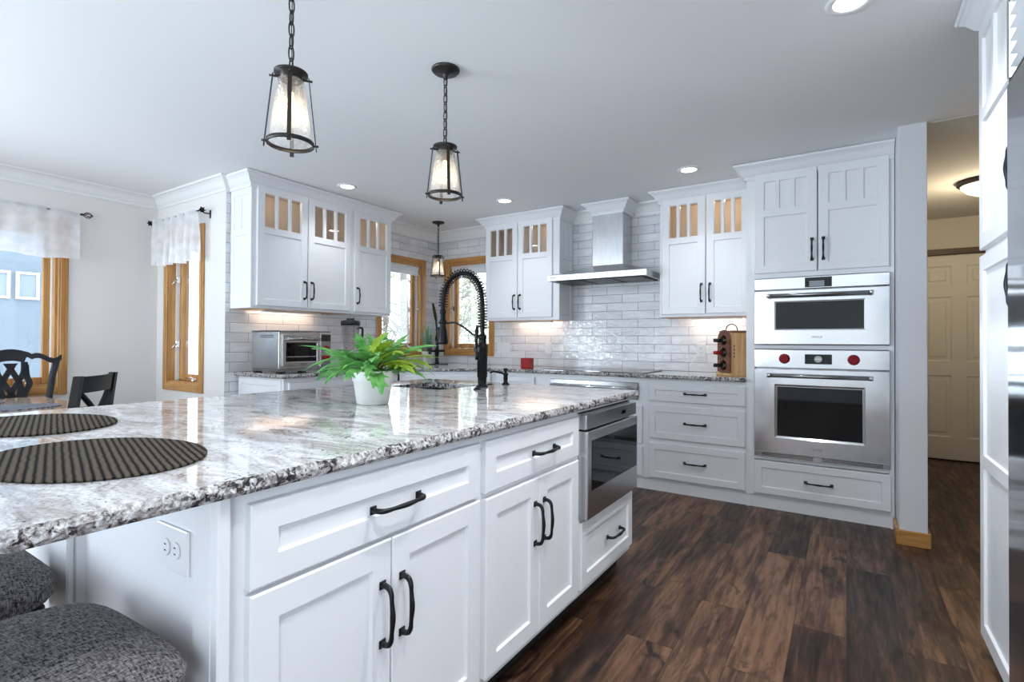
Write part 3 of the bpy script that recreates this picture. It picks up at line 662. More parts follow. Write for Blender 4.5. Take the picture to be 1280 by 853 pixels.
# --- tall oven cabinet
YF = 4.011
c = Cab('oven_cabinet', 'tall white cabinet housing the two stainless wall ovens', 'cabinet', (-.605, YF + .020, 0), 0, .858, .575, 2.385)
w = .858; mb = MB()
mb.box(0, .02, 0, .575, .0, 2.385); mb.box(w - .02, w, 0, .575, .0, 2.385); mb.box(.02, w - .02, 0, .575, 2.365, 2.385); mb.box(.02, w - .02, .56, .575, .09, 2.365)
for z0, z1 in ((.09, .11), (.345, .368), (1.125, 1.152), (1.622, 1.66)): mb.box(.055, w - .028, 0, .56, z0, z1)
mb.box(.02, .055, 0, .02, .09, 2.365); mb.box(w - .028, w - .02, 0, .02, .09, 2.365)
mb.build('carcass', MW, c.t)
MB().box(0, w, .012, .56, 0, .088).build('toe_kick', MW, c.t)
c.drawer(.055, .840, .108, .340, hz=.224)
c.door(.058, .440, 1.655, 2.357, 'lights', 'R', 1.80); c.door(.446, .832, 1.655, 2.357, 'lights', 'L', 1.80)
c.crown([(0, .225), (0, 0), (w, 0)], H - .004)
# --- base cabinets on the range wall
ZC = 0.885
c = Cab('drawer_base_cabinet', 'white three-drawer base cabinet left of the wall ovens', 'cabinet', (-1.335, YF + .020, 0), 0, .730, .575, ZC)
c.body(kick=.09, kick_in=.012)
c.drawer(.028, .730 - .004, .707, .843); c.drawer(.028, .726, .416, .675, hz=.548); c.drawer(.028, .726, .108, .380, hz=.25)
c = Cab('cooktop_base_cabinet', 'white base cabinet under the cooktop with stainless warming drawer', 'cabinet', (-2.335, YF + .020, 0), 0, 1.0, .575, ZC)
c.body(kick=.09, kick_in=.012)
d = MB().box(.145, .935, -.022, 0, .705, .842, bev=.003).build('warming_drawer', MSSD, c.t)
mb = MB(); mb.tube([(.16, -.055, .795), (.92, -.055, .795)], .0105, 12)
for x in (.17, .91): mb.box(x - .012, x + .012, -.058, -.02, .783, .807, bev=.002)
mb.build('bar_handle', MSSB, d)
c.drawer(.03, .972, .36, .66, hx=.5); c.drawer(.03, .972, .108, .335, hx=.5)
c = Cab('base_cabinet', 'narrow white base cabinet between sink corner and cooktop', 'cabinet', (-2.80, YF + .020, 0), 0, .465, .575, ZC)
c.body(kick=.09, kick_in=.012); c.drawer(.015, .440, .700, .848); c.door(.015, .440, .108, .675, 'plain', 'L', .58)
# --- diagonal corner sink base + left run
mb = MB()
c = Cab('corner_sink_cabinet', 'white diagonal sink base cabinet in the corner below the windows', 'cabinet', (-3.450, 3.424, 0), math.atan2(.607, .65), .889, .30, ZC)
mb.prism([(0, 0), (.889, 0), (.889 - .25, .40), (.32, .60), (.22, .40)], .09, ZC, 'z'); mb.build('carcass', MW, c.t)
MB().prism([(.03, .03), (.86, .03), (.62, .38), (.24, .38)], 0, .09, 'z').build('toe_kick', MW, c.t)
c.drawer(.05, .84, .700, .848, handle=False); c.door(.05, .442, .108, .675, 'plain', 'R', .58); c.door(.448, .84, .108, .675, 'plain', 'L', .58)
c = Cab('base_cabinet', 'white base cabinet under the toaster oven at the counter end', 'cabinet', (-3.470, 2.272, 0), PI/2, .660, .59, ZC)
c.body(kick=.09, kick_in=.05); c.drawer(.035, .655, .700, .850); c.door(.035, .342, .108, .675, 'plain', 'R', .58); c.door(.348, .655, .108, .675, 'plain', 'L', .58)
c.panel_side('L', .10, .872, 'plain', y0=.02, y1=.58)
c = Cab('base_cabinet', 'white base cabinet under the blender beside the corner sink', 'cabinet', (-3.470, 2.934, 0), PI/2, .488, .59, ZC)
c.body(kick=.09, kick_in=.05); c.drawer(.006, .470, .700, .850); c.door(.006, .470, .108, .675, 'plain', 'R', .58)

# --- island cabinets (front faces +x)
XI = -.941
IG = None
c = Cab('island_cabinet', 'white island cabinet nearest the camera with wide drawer over two doors', 'cabinet', (XI, .505, 0), PI/2, .760, .60, ZC)
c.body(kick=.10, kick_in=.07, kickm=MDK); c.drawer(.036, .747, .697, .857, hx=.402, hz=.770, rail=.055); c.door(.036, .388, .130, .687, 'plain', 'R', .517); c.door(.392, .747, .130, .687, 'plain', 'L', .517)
c = Cab('island_cabinet', 'white island cabinet with narrow drawer over two doors beside the microwave drawer', 'cabinet', (XI, 1.266, 0), PI/2, .680, .60, ZC)
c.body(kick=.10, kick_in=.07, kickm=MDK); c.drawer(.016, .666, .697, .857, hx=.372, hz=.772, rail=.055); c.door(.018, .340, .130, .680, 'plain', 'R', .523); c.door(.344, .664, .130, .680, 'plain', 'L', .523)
c = Cab('island_cabinet', 'white island cabinet holding the stainless microwave drawer above one drawer', 'cabinet', (XI, 1.947, 0), PI/2, .628, .60, ZC)
w = .628; mb = MB()
mb.box(0, .012, 0, .60, .10, ZC); mb.box(w - .012, w, 0, .60, .10, ZC); mb.box(.012, w - .012, .58, .60, .10, ZC); mb.box(.012, w - .012, 0, .58, .868, ZC); mb.box(.012, w - .012, 0, .58, .40, .424); mb.box(.012, w - .012, 0, .58, .10, .12)
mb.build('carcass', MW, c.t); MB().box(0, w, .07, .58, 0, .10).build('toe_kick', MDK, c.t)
c.drawer(.012, .616, .132, .408, hx=.36, hz=.270, rail=.055)
# rear half of the island: open-topped box that takes the prep sink
c = Cab('island_back_cabinet', 'white seating-side cabinet of the island below the prep sink', 'cabinet', (-1.545, .505, 0), PI/2, 2.07, .755, ZC)
mb = MB(); mb.box(0, .02, 0, .755, 0, ZC); mb.box(2.05, 2.07, 0, .755, 0, ZC); mb.box(.02, 2.05, 0, .02, 0, ZC); mb.box(.02, 2.05, .735, .755, 0, ZC); mb.box(.02, 2.05, .02, .735, .05, .07)
mb.build('carcass', MW, c.t)
# end panel of the island under the bar overhang
t = thing('island_end_panel', 'white framed end panel of the island under the granite overhang', 'panel', (-2.30, .480, 0))
mb = MB(); panel_slab(mb, 0, 1.359, .0, .884, 0, [(.05, .60, .13, .83), (.74, 1.297, .13, .874)], t=.024, recess=.014, inset=.012); mb.build('framed_board', MW, t)
MB().box(.61, .73, -.016, 0.0, .0, .884, bev=.004).build('pilaster', MW, t)
t = MB().box(-.945, -.920, .481, .504, .10, .884, bev=.003).build('corner_post', MW); tag(t, 'slim white corner post at the near end of the island front', 'post')
def outlet(name, label, loc, rotz, w=.072, h=.115, gangs=1, kind='duplex', turn=False):
    t = thing(name, label, 'outlet' if kind == 'duplex' else 'switch', loc, rotz)
    MB().box(-w/2, w/2, -.006, 0, -h/2, h/2, bev=.0025, seg=2).build('cover_plate', MPL, t)
    for g in range(gangs):
        gx = (g - (gangs - 1) / 2) * .046
        if kind == 'duplex':
            for sg in (-1, 1):
                cx, cz = (sg * .0195, 0) if turn else (gx, sg * .0195)
                f = MB().lathe([(.0165, -.0062), (.0165, -.0085), (.015, -.009)], 20, c=(cx, 0, cz), axis='y').build('receptacle', MPL, t)
                sl = MB()
                for q in (-.006, .006):
                    a, b = (0, q) if turn else (q, 0)
                    sl.box(cx + a - (.0035 if turn else .0012), cx + a + (.0035 if turn else .0012), -.0094, -.0088, cz + b - (.0012 if turn else .0035), cz + b + (.0012 if turn else .0035))
                sl.build('slots', MDK, f)
        else:
            MB().box(gx - .016, gx + .016, -.0085, -.006, -.033, .033, bev=.001).build('rocker', MPL, t)
    return t
outlet('wall_outlet', 'white outlet plate on the island end panel under the overhang', (-1.105, .494, .755), 0, w=.124, h=.086, turn=True)
outlet('wall_outlet', 'white outlet plate on the tile left of the wine rack', (-1.053, YB, 1.10), 0, w=.076, h=.118)
outlet('light_switch', 'single white switch plate on the tile above the red candle', (-2.555, YB, 1.105), 0, w=.076, h=.118, kind='switch')
outlet('light_switch', 'triple white switch plate on the tile right of the corner window', (-3.107, YB, 1.097), 0, w=.165, h=.118, gangs=3, kind='switch')

# ------------------------------------------------------------------ countertops
def slab(name, outline, z0, z1, rough_edges, label, hole=None, step=.009, jit=.0026):
    """granite slab; rough_edges = indices of outline sides with a rock-pitched face"""
    mb = MB(); n = len(outline); loop = []; rough = []
    for i in range(n):
        a, b = Vector(outline[i]), Vector(outline[(i+1) % n]); k = max(1, int((b - a).length / step)) if i in rough_edges else 1
        for j in range(k): loop.append(a + (b - a) * j / k); rough.append(i in rough_edges)
    area2 = sum(loop[i].x * loop[(i+1) % len(loop)].y - loop[(i+1) % len(loop)].x * loop[i].y for i in range(len(loop)))
    if area2 < 0: loop.reverse(); rough.reverse()
    m = len(loop); levels = [(z0, -.004), (z0 + .004, -.001), (z0 + .3*(z1-z0), .002), (z0 + .6*(z1-z0), .001), (z1 - .006, -.002), (z1, -.007)]
    rings = []
    for li, (z, o) in enumerate(levels):
        ring = []
        for i in range(m):
            d = (loop[(i+1) % m] - loop[i-1]).normalized(); nn = Vector((d.y, -d.x))
            r = rough[i] or rough[i-1]
            j = (noise.noise(Vector((loop[i].x * 60, loop[i].y * 60, z * 90))) * jit * 1.8 + random.uniform(-jit, jit) * .5) if r else 0
            if li in (0,): j = 0
            p = loop[i] + nn * ((o + j) if r else (o * .4)); ring.append(mb.bm.verts.new((p.x, p.y, z)))
        rings.append(ring)
    for a, b in zip(rings, rings[1:]):
        for k in range(m): mb.bm.faces.new((a[k], a[(k+1) % m], b[(k+1) % m], b[k]))
    E0 = [mb.bm.edges.get((rings[0][k], rings[0][(k+1) % m])) for k in range(m)]; E1 = [mb.bm.edges.get((rings[-1][k], rings[-1][(k+1) % m])) for k in range(m)]
    if hole:
        h0 = [mb.bm.verts.new((p[0], p[1], z0)) for p in hole]; h1 = [mb.bm.verts.new((p[0], p[1], z1)) for p in hole]; q = len(hole)
        for k in range(q): mb.bm.faces.new((h0[k], h0[(k+1) % q], h1[(k+1) % q], h1[k]))
        E0 += [mb.bm.edges.get((h0[k], h0[(k+1) % q])) for k in range(q)]; E1 += [mb.bm.edges.get((h1[k], h1[(k+1) % q])) for k in range(q)]
    bmesh.ops.triangle_fill(mb.bm, edges=E0, use_beauty=True, normal=(0, 0, -1)); bmesh.ops.triangle_fill(mb.bm, edges=E1, use_beauty=True, normal=(0, 0, 1))
    o = mb.build(name, MGR); o.data.materials.append(MGRE)
    for p in o.data.polygons: p.material_index = 0 if abs(p.normal.z) > .9 else 1
    return tag(o, label, 'countertop')
def rrect(x0, x1, y0, y1, r, seg=5):
    pts = []
    for cx, cy, a0 in ((x1 - r, y0 + r, -PI/2), (x1 - r, y1 - r, 0), (x0 + r, y1 - r, PI/2), (x0 + r, y0 + r, PI)):
        for k in range(seg + 1): a = a0 + PI/2 * k / seg; pts.append((cx + r*math.cos(a), cy + r*math.sin(a)))
    return pts
SINK = (-2.12, -1.745, 2.015, 2.37)
isl = [(-.916, .195), (-.901, .208), (-.901, .25), (-.901, 2.603), (-2.348, 2.603), (-2.348, .195)]
slab('island_countertop', isl, ZC, .915, {0, 1, 2, 3, 5}, 'grey and white granite slab with chiselled edge topping the island', hole=rrect(*SINK, .03))
per = [(-.607, 3.978), (-2.825, 3.978), (-3.432, 3.412), (-3.432, 2.236), (XL + .001, 2.236), (XL + .001, YB - .001), (-.607, YB - .001)]
slab('perimeter_countertop', per, ZC, .915, {0, 1, 2, 3}, 'speckled granite counter running along both tiled walls')

# ------------------------------------------------------------------ appliances
def oven_panel_text(parent, x, y, z, size): return text_part('lettering', 'WOLF', size, MLOGO, parent, (x, y, z))
def bar_handle(parent, x0, x1, y, z, r=.0125, yw=0):
    mb = MB(); mb.tube([(x0, y, z), (x1, y, z)], r, 14)
    h = mb.build('handle', MSSD, parent)
    for x, xx in ((x0, x0 + .022), (x1 - .022, x1)):
        e = MB(); e.tube([(x, y, z), (xx, y, z)], r * 1.12, 14); e.box((x + xx)/2 - .010, (x + xx)/2 + .010, y, yw, z - .009, z + .009, bev=.002); e.build('bracket', MSSB, h)
    return h
# lower oven, local origin at left front bottom of its opening
OX0, OX1 = -.548, .230
t = thing('wall_oven', 'lower stainless wall oven with two red knobs', 'oven', (OX0, YF + .016, .370)); ow = OX1 - OX0
MB().box(.012, ow - .012, .006, .50, .01, .745).build('oven_body', MSSD, t)
cp = MB().box(0, ow, -.030, .004, .624, .751, bev=.004, seg=2).build('control_panel', MSSB, t)
dp = MB().box(.312, .468, -.0325, -.029, .655, .721, bev=.001).build('display', MBG, cp)
MB().lathe([(.024, -.0325), (.024, -.038), (.021, -.039)], 24, c=(.390, 0, .688), axis='y').build('dial', MSSD, dp)
MB().box(.372, .408, -.0398, -.0388, .685, .691).build('pointer', MPL, dp)
for kx in (.190, .587):
    k = MB().lathe([(.034, -.030), (.034, -.036), (.029, -.038), (.028, -.060), (.024, -.066)], 24, c=(kx, 0, .688), axis='y').build('knob', MKN, cp); k['label'] = 'round red control knob'
dr = MB(); panel_slab(dr, 0, ow, .034, .618, -.032, [(.128, ow - .128, .140, .512)], t=.034, inset=.014, recess=.006, chamf=.004, openc=()); dr = dr.build('oven_door', MSSB, t)
MB().box(.144, ow - .144, -.0275, -.024, .156, .496, bev=.001).build('door_glass', MBG, dr)
bar_handle(dr, .086, ow - .088, -.075, .572, .0125, yw=-.03)
oven_panel_text(dr, ow/2 - .005, -.0328, .082, .022)
vg = MB().box(0.0, ow, -.020, .004, .001, .031, bev=.001).build('vent_grille', MSSB, t)
sl = MB()
for a, b in ((.05, .36), (.41, .74)):
    for z in (.008, .017, .026): sl.box(a, b, -.0212, -.019, z - .0022, z + .0022)
sl.build('vent_slots', MDK, vg)
# upper speed oven
t = thing('speed_oven', 'upper stainless speed oven with wide bar handle and narrow window', 'oven', (OX0, YF + .016, 1.156))
MB().box(.012, ow - .012, .006, .45, .005, .452).build('oven_body', MSSD, t)
cp = MB().box(0, ow, -.030, .004, .378, .460, bev=.004, seg=2).build('control_panel', MSSB, t)
dp = MB().box(.312, .468, -.0325, -.029, .386, .452, bev=.001).build('display', MBG, cp)
MB().box(.338, .425, -.0331, -.0324, .390, .428).build('lit_area', MLCD, dp)
dr = MB(); panel_slab(dr, 0, ow, .000, .373, -.032, [(.128, ow - .128, .098, .298)], t=.034, inset=.006, recess=.003, chamf=.004); dr = dr.build('oven_door', MSSB, t)
MB().box(.135, ow - .135, -.0300, -.026, .105, .291, bev=.001).build('door_glass', MBG, dr)
bar_handle(dr, .086, ow - .086, -.075, .334, .0125, yw=-.03)
oven_panel_text(dr, ow/2 - .005, -.0328, .050, .022)
# microwave drawer in the island (front faces +x)
t = thing('microwave_drawer', 'stainless microwave drawer with dark glass front in the island', 'microwave', (XI + .0, 1.961, .426), PI/2); mw = .600
MB().box(.006, mw - .006, .004, .50, .004, .438).build('microwave_body', MSSD, t)
cp = MB().box(0, mw, -.040, .003, .372, .436, bev=.004, seg=2).build('control_panel', MSS, t)
MB().box(mw * .66, mw * .66 + .05, -.0412, -.0395, .395, .412).build('touch_pad', MBG, cp)
dr = MB().box(0, mw, -.046, .003, .0, .366, bev=.004, seg=2).build('drawer_front', MSS, t)
MB().box(.040, mw - .012, -.0475, -.044, .115, .325, bev=.001).build('door_glass', MBG, dr)
# range hood
t = thing('range_hood', 'stainless chimney range hood over the cooktop', 'range hood', (-1.82, YB - .001, 1.715)); hw = .460
def frustum(mb, a, b):
    (ax0, ax1, ay0, ay1, az), (bx0, bx1, by0, by1, bz) = a, b
    A = [(ax0, ay0, az), (ax1, ay0, az), (ax1, ay1, az), (ax0, ay1, az)]; B = [(bx0, by0, bz), (bx1, by0, bz), (bx1, by1, bz), (bx0, by1, bz)]
    for k in range(4): mb.quad(A[k], A[(k+1) % 4], B[(k+1) % 4], B[k])
    return mb
cn = MB(); cn.box(-hw, hw, -.530, -.518, 0, .050, bev=.001); cn.box(-hw, -hw + .012, -.518, 0, 0, .050, bev=.001); cn.box(hw - .012, hw, -.518, 0, 0, .050, bev=.001)
frustum(cn, (-hw, hw, -.530, 0, .050), (-.152, .152, -.245, 0, .152)); cn = cn.build('canopy', MSS, t, recalc=True)
bt = MB().box(-hw + .012, hw - .012, -.518, -.002, .006, .012).build('underside', MSSD, t)
for x0, x1 in ((-.41, -.145), (-.135, .135), (.145, .41)):
    fl = MB().box(x0, x1, -.46, -.06, .001, .006, bev=.001).build('filter', MDK, bt)
    s = MB()
    for k in range(9): s.box(x0 + .015 + k * (x1 - x0 - .03) / 9, x0 + .025 + k * (x1 - x0 - .03) / 9, -.44, -.08, -.002, .002)
    s.build('baffle', MSSD, fl)
MB().box(-.146, .146, -.235, 0, .140, .640, bev=.001).build('chimney', MSSV, t)
mb = MB()
for k in range(6): mb.lathe([(.006, -.531), (.006, -.533)], 10, c=(.10 + k * .032, 0, .026), axis='y')
mb.build('buttons', MCHROME, t)
text_part('lettering', 'WOLF', .020, MLOGO, t, (-.40, -.531, .026))
z = H - .004 - 1.715; b = z - .105
prof = [(.0, b), (.010, b), (.010, b + .022), (.026, b + .034), (.050, b + .070), (.066, b + .084), (.078, b + .092), (.078, z), (-.012, z)]
o = MB().sweep([(-.148, 0), (-.148, -.236), (.148, -.236), (.148, 0)], prof).build('crown_molding', MW, t)
# cooktop
t = thing('cooktop', 'black glass cooktop set in the granite under the hood', 'cooktop', (-1.82, 4.285, .9152))
MB().prism(rrect(-.46, .46, -.255, .255, .012), 0, .007, 'z').build('glass_surface', MCKT, t)
for cx, cy, r in ((-.30, -.11, .09), (-.30, .12, .07), (0, .02, .12), (.30, -.11, .07), (.30, .12, .09)):
    MB().lathe([(r, .0071), (r + .004, .0071), (r + .004, .0076), (r, .0076), (r, .0071)], 40, c=(cx, cy, 0), closed_top=False, closed_bot=False).build('burner_ring', MLOGO, t)
# pantry cabinet and refrigerator on the right (fronts face -x)
PX = .42
c = Cab('pantry_cabinet', 'tall white pantry cabinet left of the stainless refrigerator', 'cabinet', (PX + .02, 2.600, 0), -PI/2, .640, .65, 2.36)
c.body(kick=.075, kick_in=.05)
r = .058
def pdoor(z0, z1, cells):
    return panel_slab(MB(), .014, .622, z0, z1, -.020, cells).build('door', MW, c.t)
d1 = pdoor(.082, 1.493, [(.014 + r, .622 - r, .082 + r, .710), (.014 + r, .622 - r, .756, 1.493 - r)])
iw = (.608 - 2*r - .05) / 3
d2 = pdoor(1.515, 2.345, [(.014 + r + k * (iw + .025), .014 + r + k * (iw + .025) + iw, 2.032, 2.345 - r * .9) for k in range(3)] + [(.014 + r, .622 - r, 1.515 + r, 1.985)])
add_pull(d1, (.594, -.020, 1.335), True); add_pull(d2, (.594, -.020, 1.668), True)
c.crown([(0, .5), (0, 0), (.640, 0)], H - .004, hgt=.098)
t = thing('refrigerator', 'tall built-in stainless refrigerator with louvred top grille at right', 'refrigerator', (.375, 1.948, 0), -PI/2); fw = .92
MB().box(.004, fw - .004, .028, .70, .10, 2.13).build('cabinet_box', MSSD, t)
MB().box(.02, fw - .02, .08, .68, 0, .10).build('toe_kick', MDK, t)
dr = MB().box(0, fw, 0, .028, .11, 1.882, bev=.003).build('door', steel_mat('mirror_stainless', (0.60, 0.62, 0.65), 0.10, 2), t)
mb = MB(); mb.tube([(fw - .07, -.055, .75), (fw - .07, -.055, 1.65)], .016, 14)
for z in (.80, 1.60): mb.tube([(fw - .07, 0, z), (fw - .07, -.055, z)], .011, 10)
mb.build('handle', MSSB, dr)
g = MB(); g.box(0, .018, 0, .028, 1.897, 2.13, bev=.002); g.box(fw - .018, fw, 0, .028, 1.897, 2.13, bev=.002); g.box(.018, fw - .018, 0, .028, 2.116, 2.13)
g = g.build('grille_frame', MSSB, t)
MB().box(0, fw, .004, .028, 1.884, 1.896).build('gap', MDK, t)
for k in range(6):
    z = 1.900 + k * .036
    MB().prism([(.002, z + .026), (.006, z + .028), (.027, z + .002), (.023, z)], .018, fw - .018, 'x').build('louvre', MSSB, g)
# pantry-top cabinet above the refrigerator
c = Cab('over_fridge_cabinet', 'white cabinet above the refrigerator grille', 'cabinet', (.44, 1.948, 2.140), -PI/2, .92, .60, 2.36)
c.body(); c.door(.01, .455, 2.15, 2.345, 'plain'); c.door(.461, .91, 2.15, 2.345, 'plain'); c.crown([(0, 0), (.92, 0)], H - .004, hgt=.098)

# ------------------------------------------------------------------ lights in the room
def downlight(x, y, label, power=12):
    t = thing('recessed_light', label, 'ceiling light', (x, y, H))
    MB().lathe([(.052, -.002), (.060, -.008), (.078, -.005), (.080, -.0005)], 32, closed_top=False, closed_bot=False).build('trim_ring', MRIMW, t)
    MB().lathe([(.001, -.0035), (.054, -.0035), (.054, -.0015)], 32).build('lens', MLED, t)
    l = bpy.data.lights.new('downlight_glow', 'SPOT'); l.energy = power; l.color = (0.92, 0.96, 1.0); l.shadow_soft_size = .05; l.spot_size = 2.1; l.spot_blend = .8
    o = bpy.data.objects.new('downlight_glow', l); COL.objects.link(o); o.parent = t; o.location = (0, 0, -.02)
    return t
downlight(-3.453, 2.818, 'recessed ceiling light in front of the toaster oven cabinets')
downlight(-2.589, 3.863, 'recessed ceiling light by the corner, left of the range hood')
downlight(-.973, 3.881, 'recessed ceiling light between the range hood and the oven cabinet')
downlight(.011, 2.288, 'recessed ceiling light at the top edge of the photo', 34)
downlight(.011, .60, 'unseen recessed ceiling light over the aisle beside the island', 40)  # out of view; lights the island front from above
downlight(-.30, 1.45, 'unseen recessed ceiling light added above the island drawer fronts', 55)  # added out of view to brighten the range drawers and floor
downlight(-2.90, -1.30, 'unseen recessed ceiling light added near the patio door', 30)  # added fill can, never in view
downlight(-2.90, -.10, 'unseen recessed ceiling light added between island and dining table', 30)  # unseen can, added as top light for the left side

def pendant(x, y, ztop, zring, label, k=1.0):
    t = thing('pendant_lantern', label, 'pendant light', (x, y, zring))
    ht = H - zring; hc = ztop - zring
    MB().lathe([(.066, ht), (.066, ht - .006), (.058, ht - .014), (.018, ht - .020), (.010, ht - .040), (.010, ht - .046)][::-1], 28).build('canopy', MBRZ, t)
    ch = MB(); z = ht - .040; i = 0; step = .040
    n = max(1, int(round((z - hc - .004) / step))); step = (z - hc - .004) / n
    for i in range(n):
        zc = z - step * (i + .5); a, b = .0095, step * .5 + .006; pts = []
        for q in range(14):
            an = 2*PI*q/14; px = a*math.cos(an); pz = b*math.copysign(abs(math.sin(an))**.8, math.sin(an))
            pts.append((px, 0, zc + pz) if i % 2 == 0 else (0, px, zc + pz))
        ch.tube(pts, .0026, 6, closed=True)
    ch.tube([(.003, .002, hc), (.004 , -.003, (hc+ht)/2), (.002, .002, ht - .04)], .0016, 6)
    ch.build('chain', MBRZ, t)
    rt, rb = .044 * k, .074 * k
    MB().lathe([(.020, hc + .004), (.056*k, hc), (.056*k, hc - .007), (.036*k, hc - .009), (.036*k, hc - .030), (.030*k, hc - .034)][::-1], 28).build('cap', MBRZ, t)
    MB().lathe([(rb, -.008), (rb + .004, -.008), (rb + .004, .006), (rb, .006), (rb, -.008)], 36, closed_top=False, closed_bot=False).build('ring', MBRZ, t)
    MB().lathe([(rb - .002, .004), (rt, hc - .030), (rt - .003, hc - .030), (rb - .005, .004), (rb - .002, .004)], 36, closed_top=False, closed_bot=False).build('glass_shade', MSEED, t)
    for q in range(4):
        an = YAW + .35 + q * PI/2; d = Vector((math.cos(an), math.sin(an), 0)); pe = Vector((-d.y, d.x, 0))
        b = MB(); p0 = d * (rt + .014) + Vector((0, 0, hc - .012)); p1 = d * (rb + .011) + Vector((0, 0, -.020))
        w2 = pe * .0068; th = d * .0016
        v = [b.bm.verts.new(p) for p in (p0 - w2 - th, p0 + w2 - th, p0 + w2 + th, p0 - w2 + th, p1 - w2 - th, p1 + w2 - th, p1 + w2 + th, p1 - w2 + th)]
        for f in ((3,2,1,0), (4,5,6,7), (0,1,5,4), (1,2,6,5), (2,3,7,6), (3,0,4,7)): b.bm.faces.new([v[j] for j in f])
        for zz, r0, r1 in ((hc - .020, .034*k, rt + .026), (-.001, rb, rb + .018)):
            b.tube([d * r0 + Vector((0, 0, zz)), d * r1 + Vector((0, 0, zz))], .0042, 6)
        b.build('strap', MBRZ, t)
    MB().lathe([(.013, hc - .034), (.013, hc - .066), (.010, hc - .07)][::-1], 16).build('socket', MBRZ, t)
    MB().lathe([(.009, hc - .068), (.010, hc - .085), (.016, hc - .108), (.017, hc - .120), (.012, hc - .136), (.003, hc - .142)][::-1], 18).build('bulb', MBULB, t)
    point_light('pendant_glow', (0, 0, hc - .165), .35, (1.0, 0.80, 0.55), .03, t)
    return t
pendant(-1.630, 1.085, 2.100, 1.853, 'lit bronze lantern pendant nearest the camera, its canopy out of view')
pendant(-1.578, 1.850, 2.078, 1.848, 'lit bronze lantern pendant on a chain, middle of the three')
pendant(-3.660, 4.188, 2.082, 1.866, 'small far bronze lantern pendant hanging before the corner windows', .92)

t = thing('hall_ceiling_light', 'flush dome ceiling light with dark rim in the hallway', 'ceiling light', (.905, 5.33, H - .003))
MB().lathe([(.175, 0), (.178, -.020), (.165, -.034), (.150, -.036)][::-1], 40).build('rim', MBRZ, t)
MB().lathe([(.004, -.122), (.06, -.114), (.115, -.086), (.148, -.050), (.152, -.036)], 40).build('glass_bowl', MHALLG, t)
point_light('hall_glow', (0, 0, -.20), 10, (1.0, .84, .60), .10, t)

# ------------------------------------------------------------------ things on the island
def faucet_spring():
    t = thing('kitchen_faucet', 'tall black spring-neck faucet on the island', 'faucet', (-1.674, 2.285, .9155), math.atan2(-.22, -.97))
    # local: spout reaches towards +x
    b = MB(); b.lathe([(.034, 0), (.034, .006), (.024, .012), (.022, .020), (.026, .026), (.022, .032), (.025, .038), (.024, .050), (.028, .056), (.028, .185), (.030, .19), (.030, .225), (.022, .235), (.020, .262), (.024, .268), (.024, .280), (.016, .288)], 24); b.build('body', MBLK, t)
    h = MB(); h.tube([(0, 0, .205), (.0, .058, .205)], [.020, .018], 14); h.lathe([(.022, .050), (.024, .060), (.018, .075)], 16, c=(0, 0, .205), axis='y')
    h.tube([(0, .068, .205), (.004, .074, .25), (.0, .078, .30), (-.002, .074, .335)], [.007, .008, .011, .006], 10); h.tube([(0, .066, .20), (0, .068, .15)], [.010, .011], 10); h.build('lever', MBLK, t)
    arc = bez([(0, 0, .275), (0, 0, .37), (.002, 0, .47), (.020, 0, .555), (.065, 0, .612), (.125, 0, .628), (.187, 0, .604), (.230, 0, .545), (.242, 0, .470), (.243, 0, .405), (.243, 0, .380)], 8)
    MB().tube(arc, .0125, 12).build('hose', MBLK, t)
    # spring coil wound around the hose
    coil = []; ln = [0]
    for a, q in zip(arc, arc[1:]): ln.append(ln[-1] + (q - a).length)
    tot = ln[-1]; turns = 40; smp = 12
    for s in range(turns * smp + 1):
        d = tot * (.06 + .86 * s / (turns * smp)); i = 0
        while i < len(ln) - 2 and ln[i+1] < d: i += 1
        f = (d - ln[i]) / max(1e-9, ln[i+1] - ln[i]); p = arc[i].lerp(arc[i+1], f); tg = (arc[i+1] - arc[i]).normalized()
        u = Vector((0, 1, 0)); v = tg.cross(u); an = 2*PI*s/smp
        coil.append(p + (u * math.cos(an) + v * math.sin(an)) * .0245)
    MB().tube(coil, .0029, 5).build('spring', MBLK, t)
    sp = MB(); sp.lathe([(.030, .232), (.031, .245), (.026, .300), (.017, .335), (.016, .345), (.020, .352), (.020, .366), (.015, .372), (.014, .40), (.018, .405), (.018, .425), (.013, .43)], 20, c=(.243, 0, 0)); sp.build('spray_head', MBLK, t)
    tr = MB(); tr.box(.266, .276, -.006, .006, .262, .33, bev=.003); tr.build('trigger', MBLK, t)
    hk = MB(); hk.tube(bez([(0.0, 0, .283), (.05, 0, .285), (.11, 0, .325), (.165, 0, .352), (.215, 0, .352), (.228, 0, .352)], 6), .0055, 8); hk.lathe([(.024, .348), (.024, .360)], 20, c=(.243, 0, 0)); hk.build('holder_arm', MBLK, t)
    return t
faucet_spring()
t = thing('soap_dispenser', 'black soap dispenser right of the island faucet', 'soap dispenser', (-1.661, 2.497, .9155), math.atan2(-.35, -.94))
MB().lathe([(.022, 0), (.022, .005), (.014, .010), (.011, .022), (.014, .030), (.012, .050), (.016, .056), (.016, .064), (.008, .068), (.008, .078), (.015, .082), (.014, .092), (.004, .096)], 18).build('pump', MBLK, t)
MB().tube(bez([(0, 0, .060), (.04, 0, .070), (.075, 0, .074), (.092, 0, .066)], 5), [.006]*16, 8).build('spout', MBLK, t)
# small air-switch button beside the faucet
t = MB().lathe([(.020, 0), (.020, .004), (.012, .007), (.012, .011), (.004, .012)], 18).build('air_switch', MBLK, loc=(-1.60, 2.14, .9155)); tag(t, 'small round black button on the granite before the island faucet', 'button')
t = MB().lathe([(.018, 0), (.018, .003), (.012, .006), (.006, .008)], 18).build('air_switch', MBLK, loc=(-1.735, 2.44, .9155)); tag(t, 'low black cap on the granite between faucet and soap dispenser', 'button')
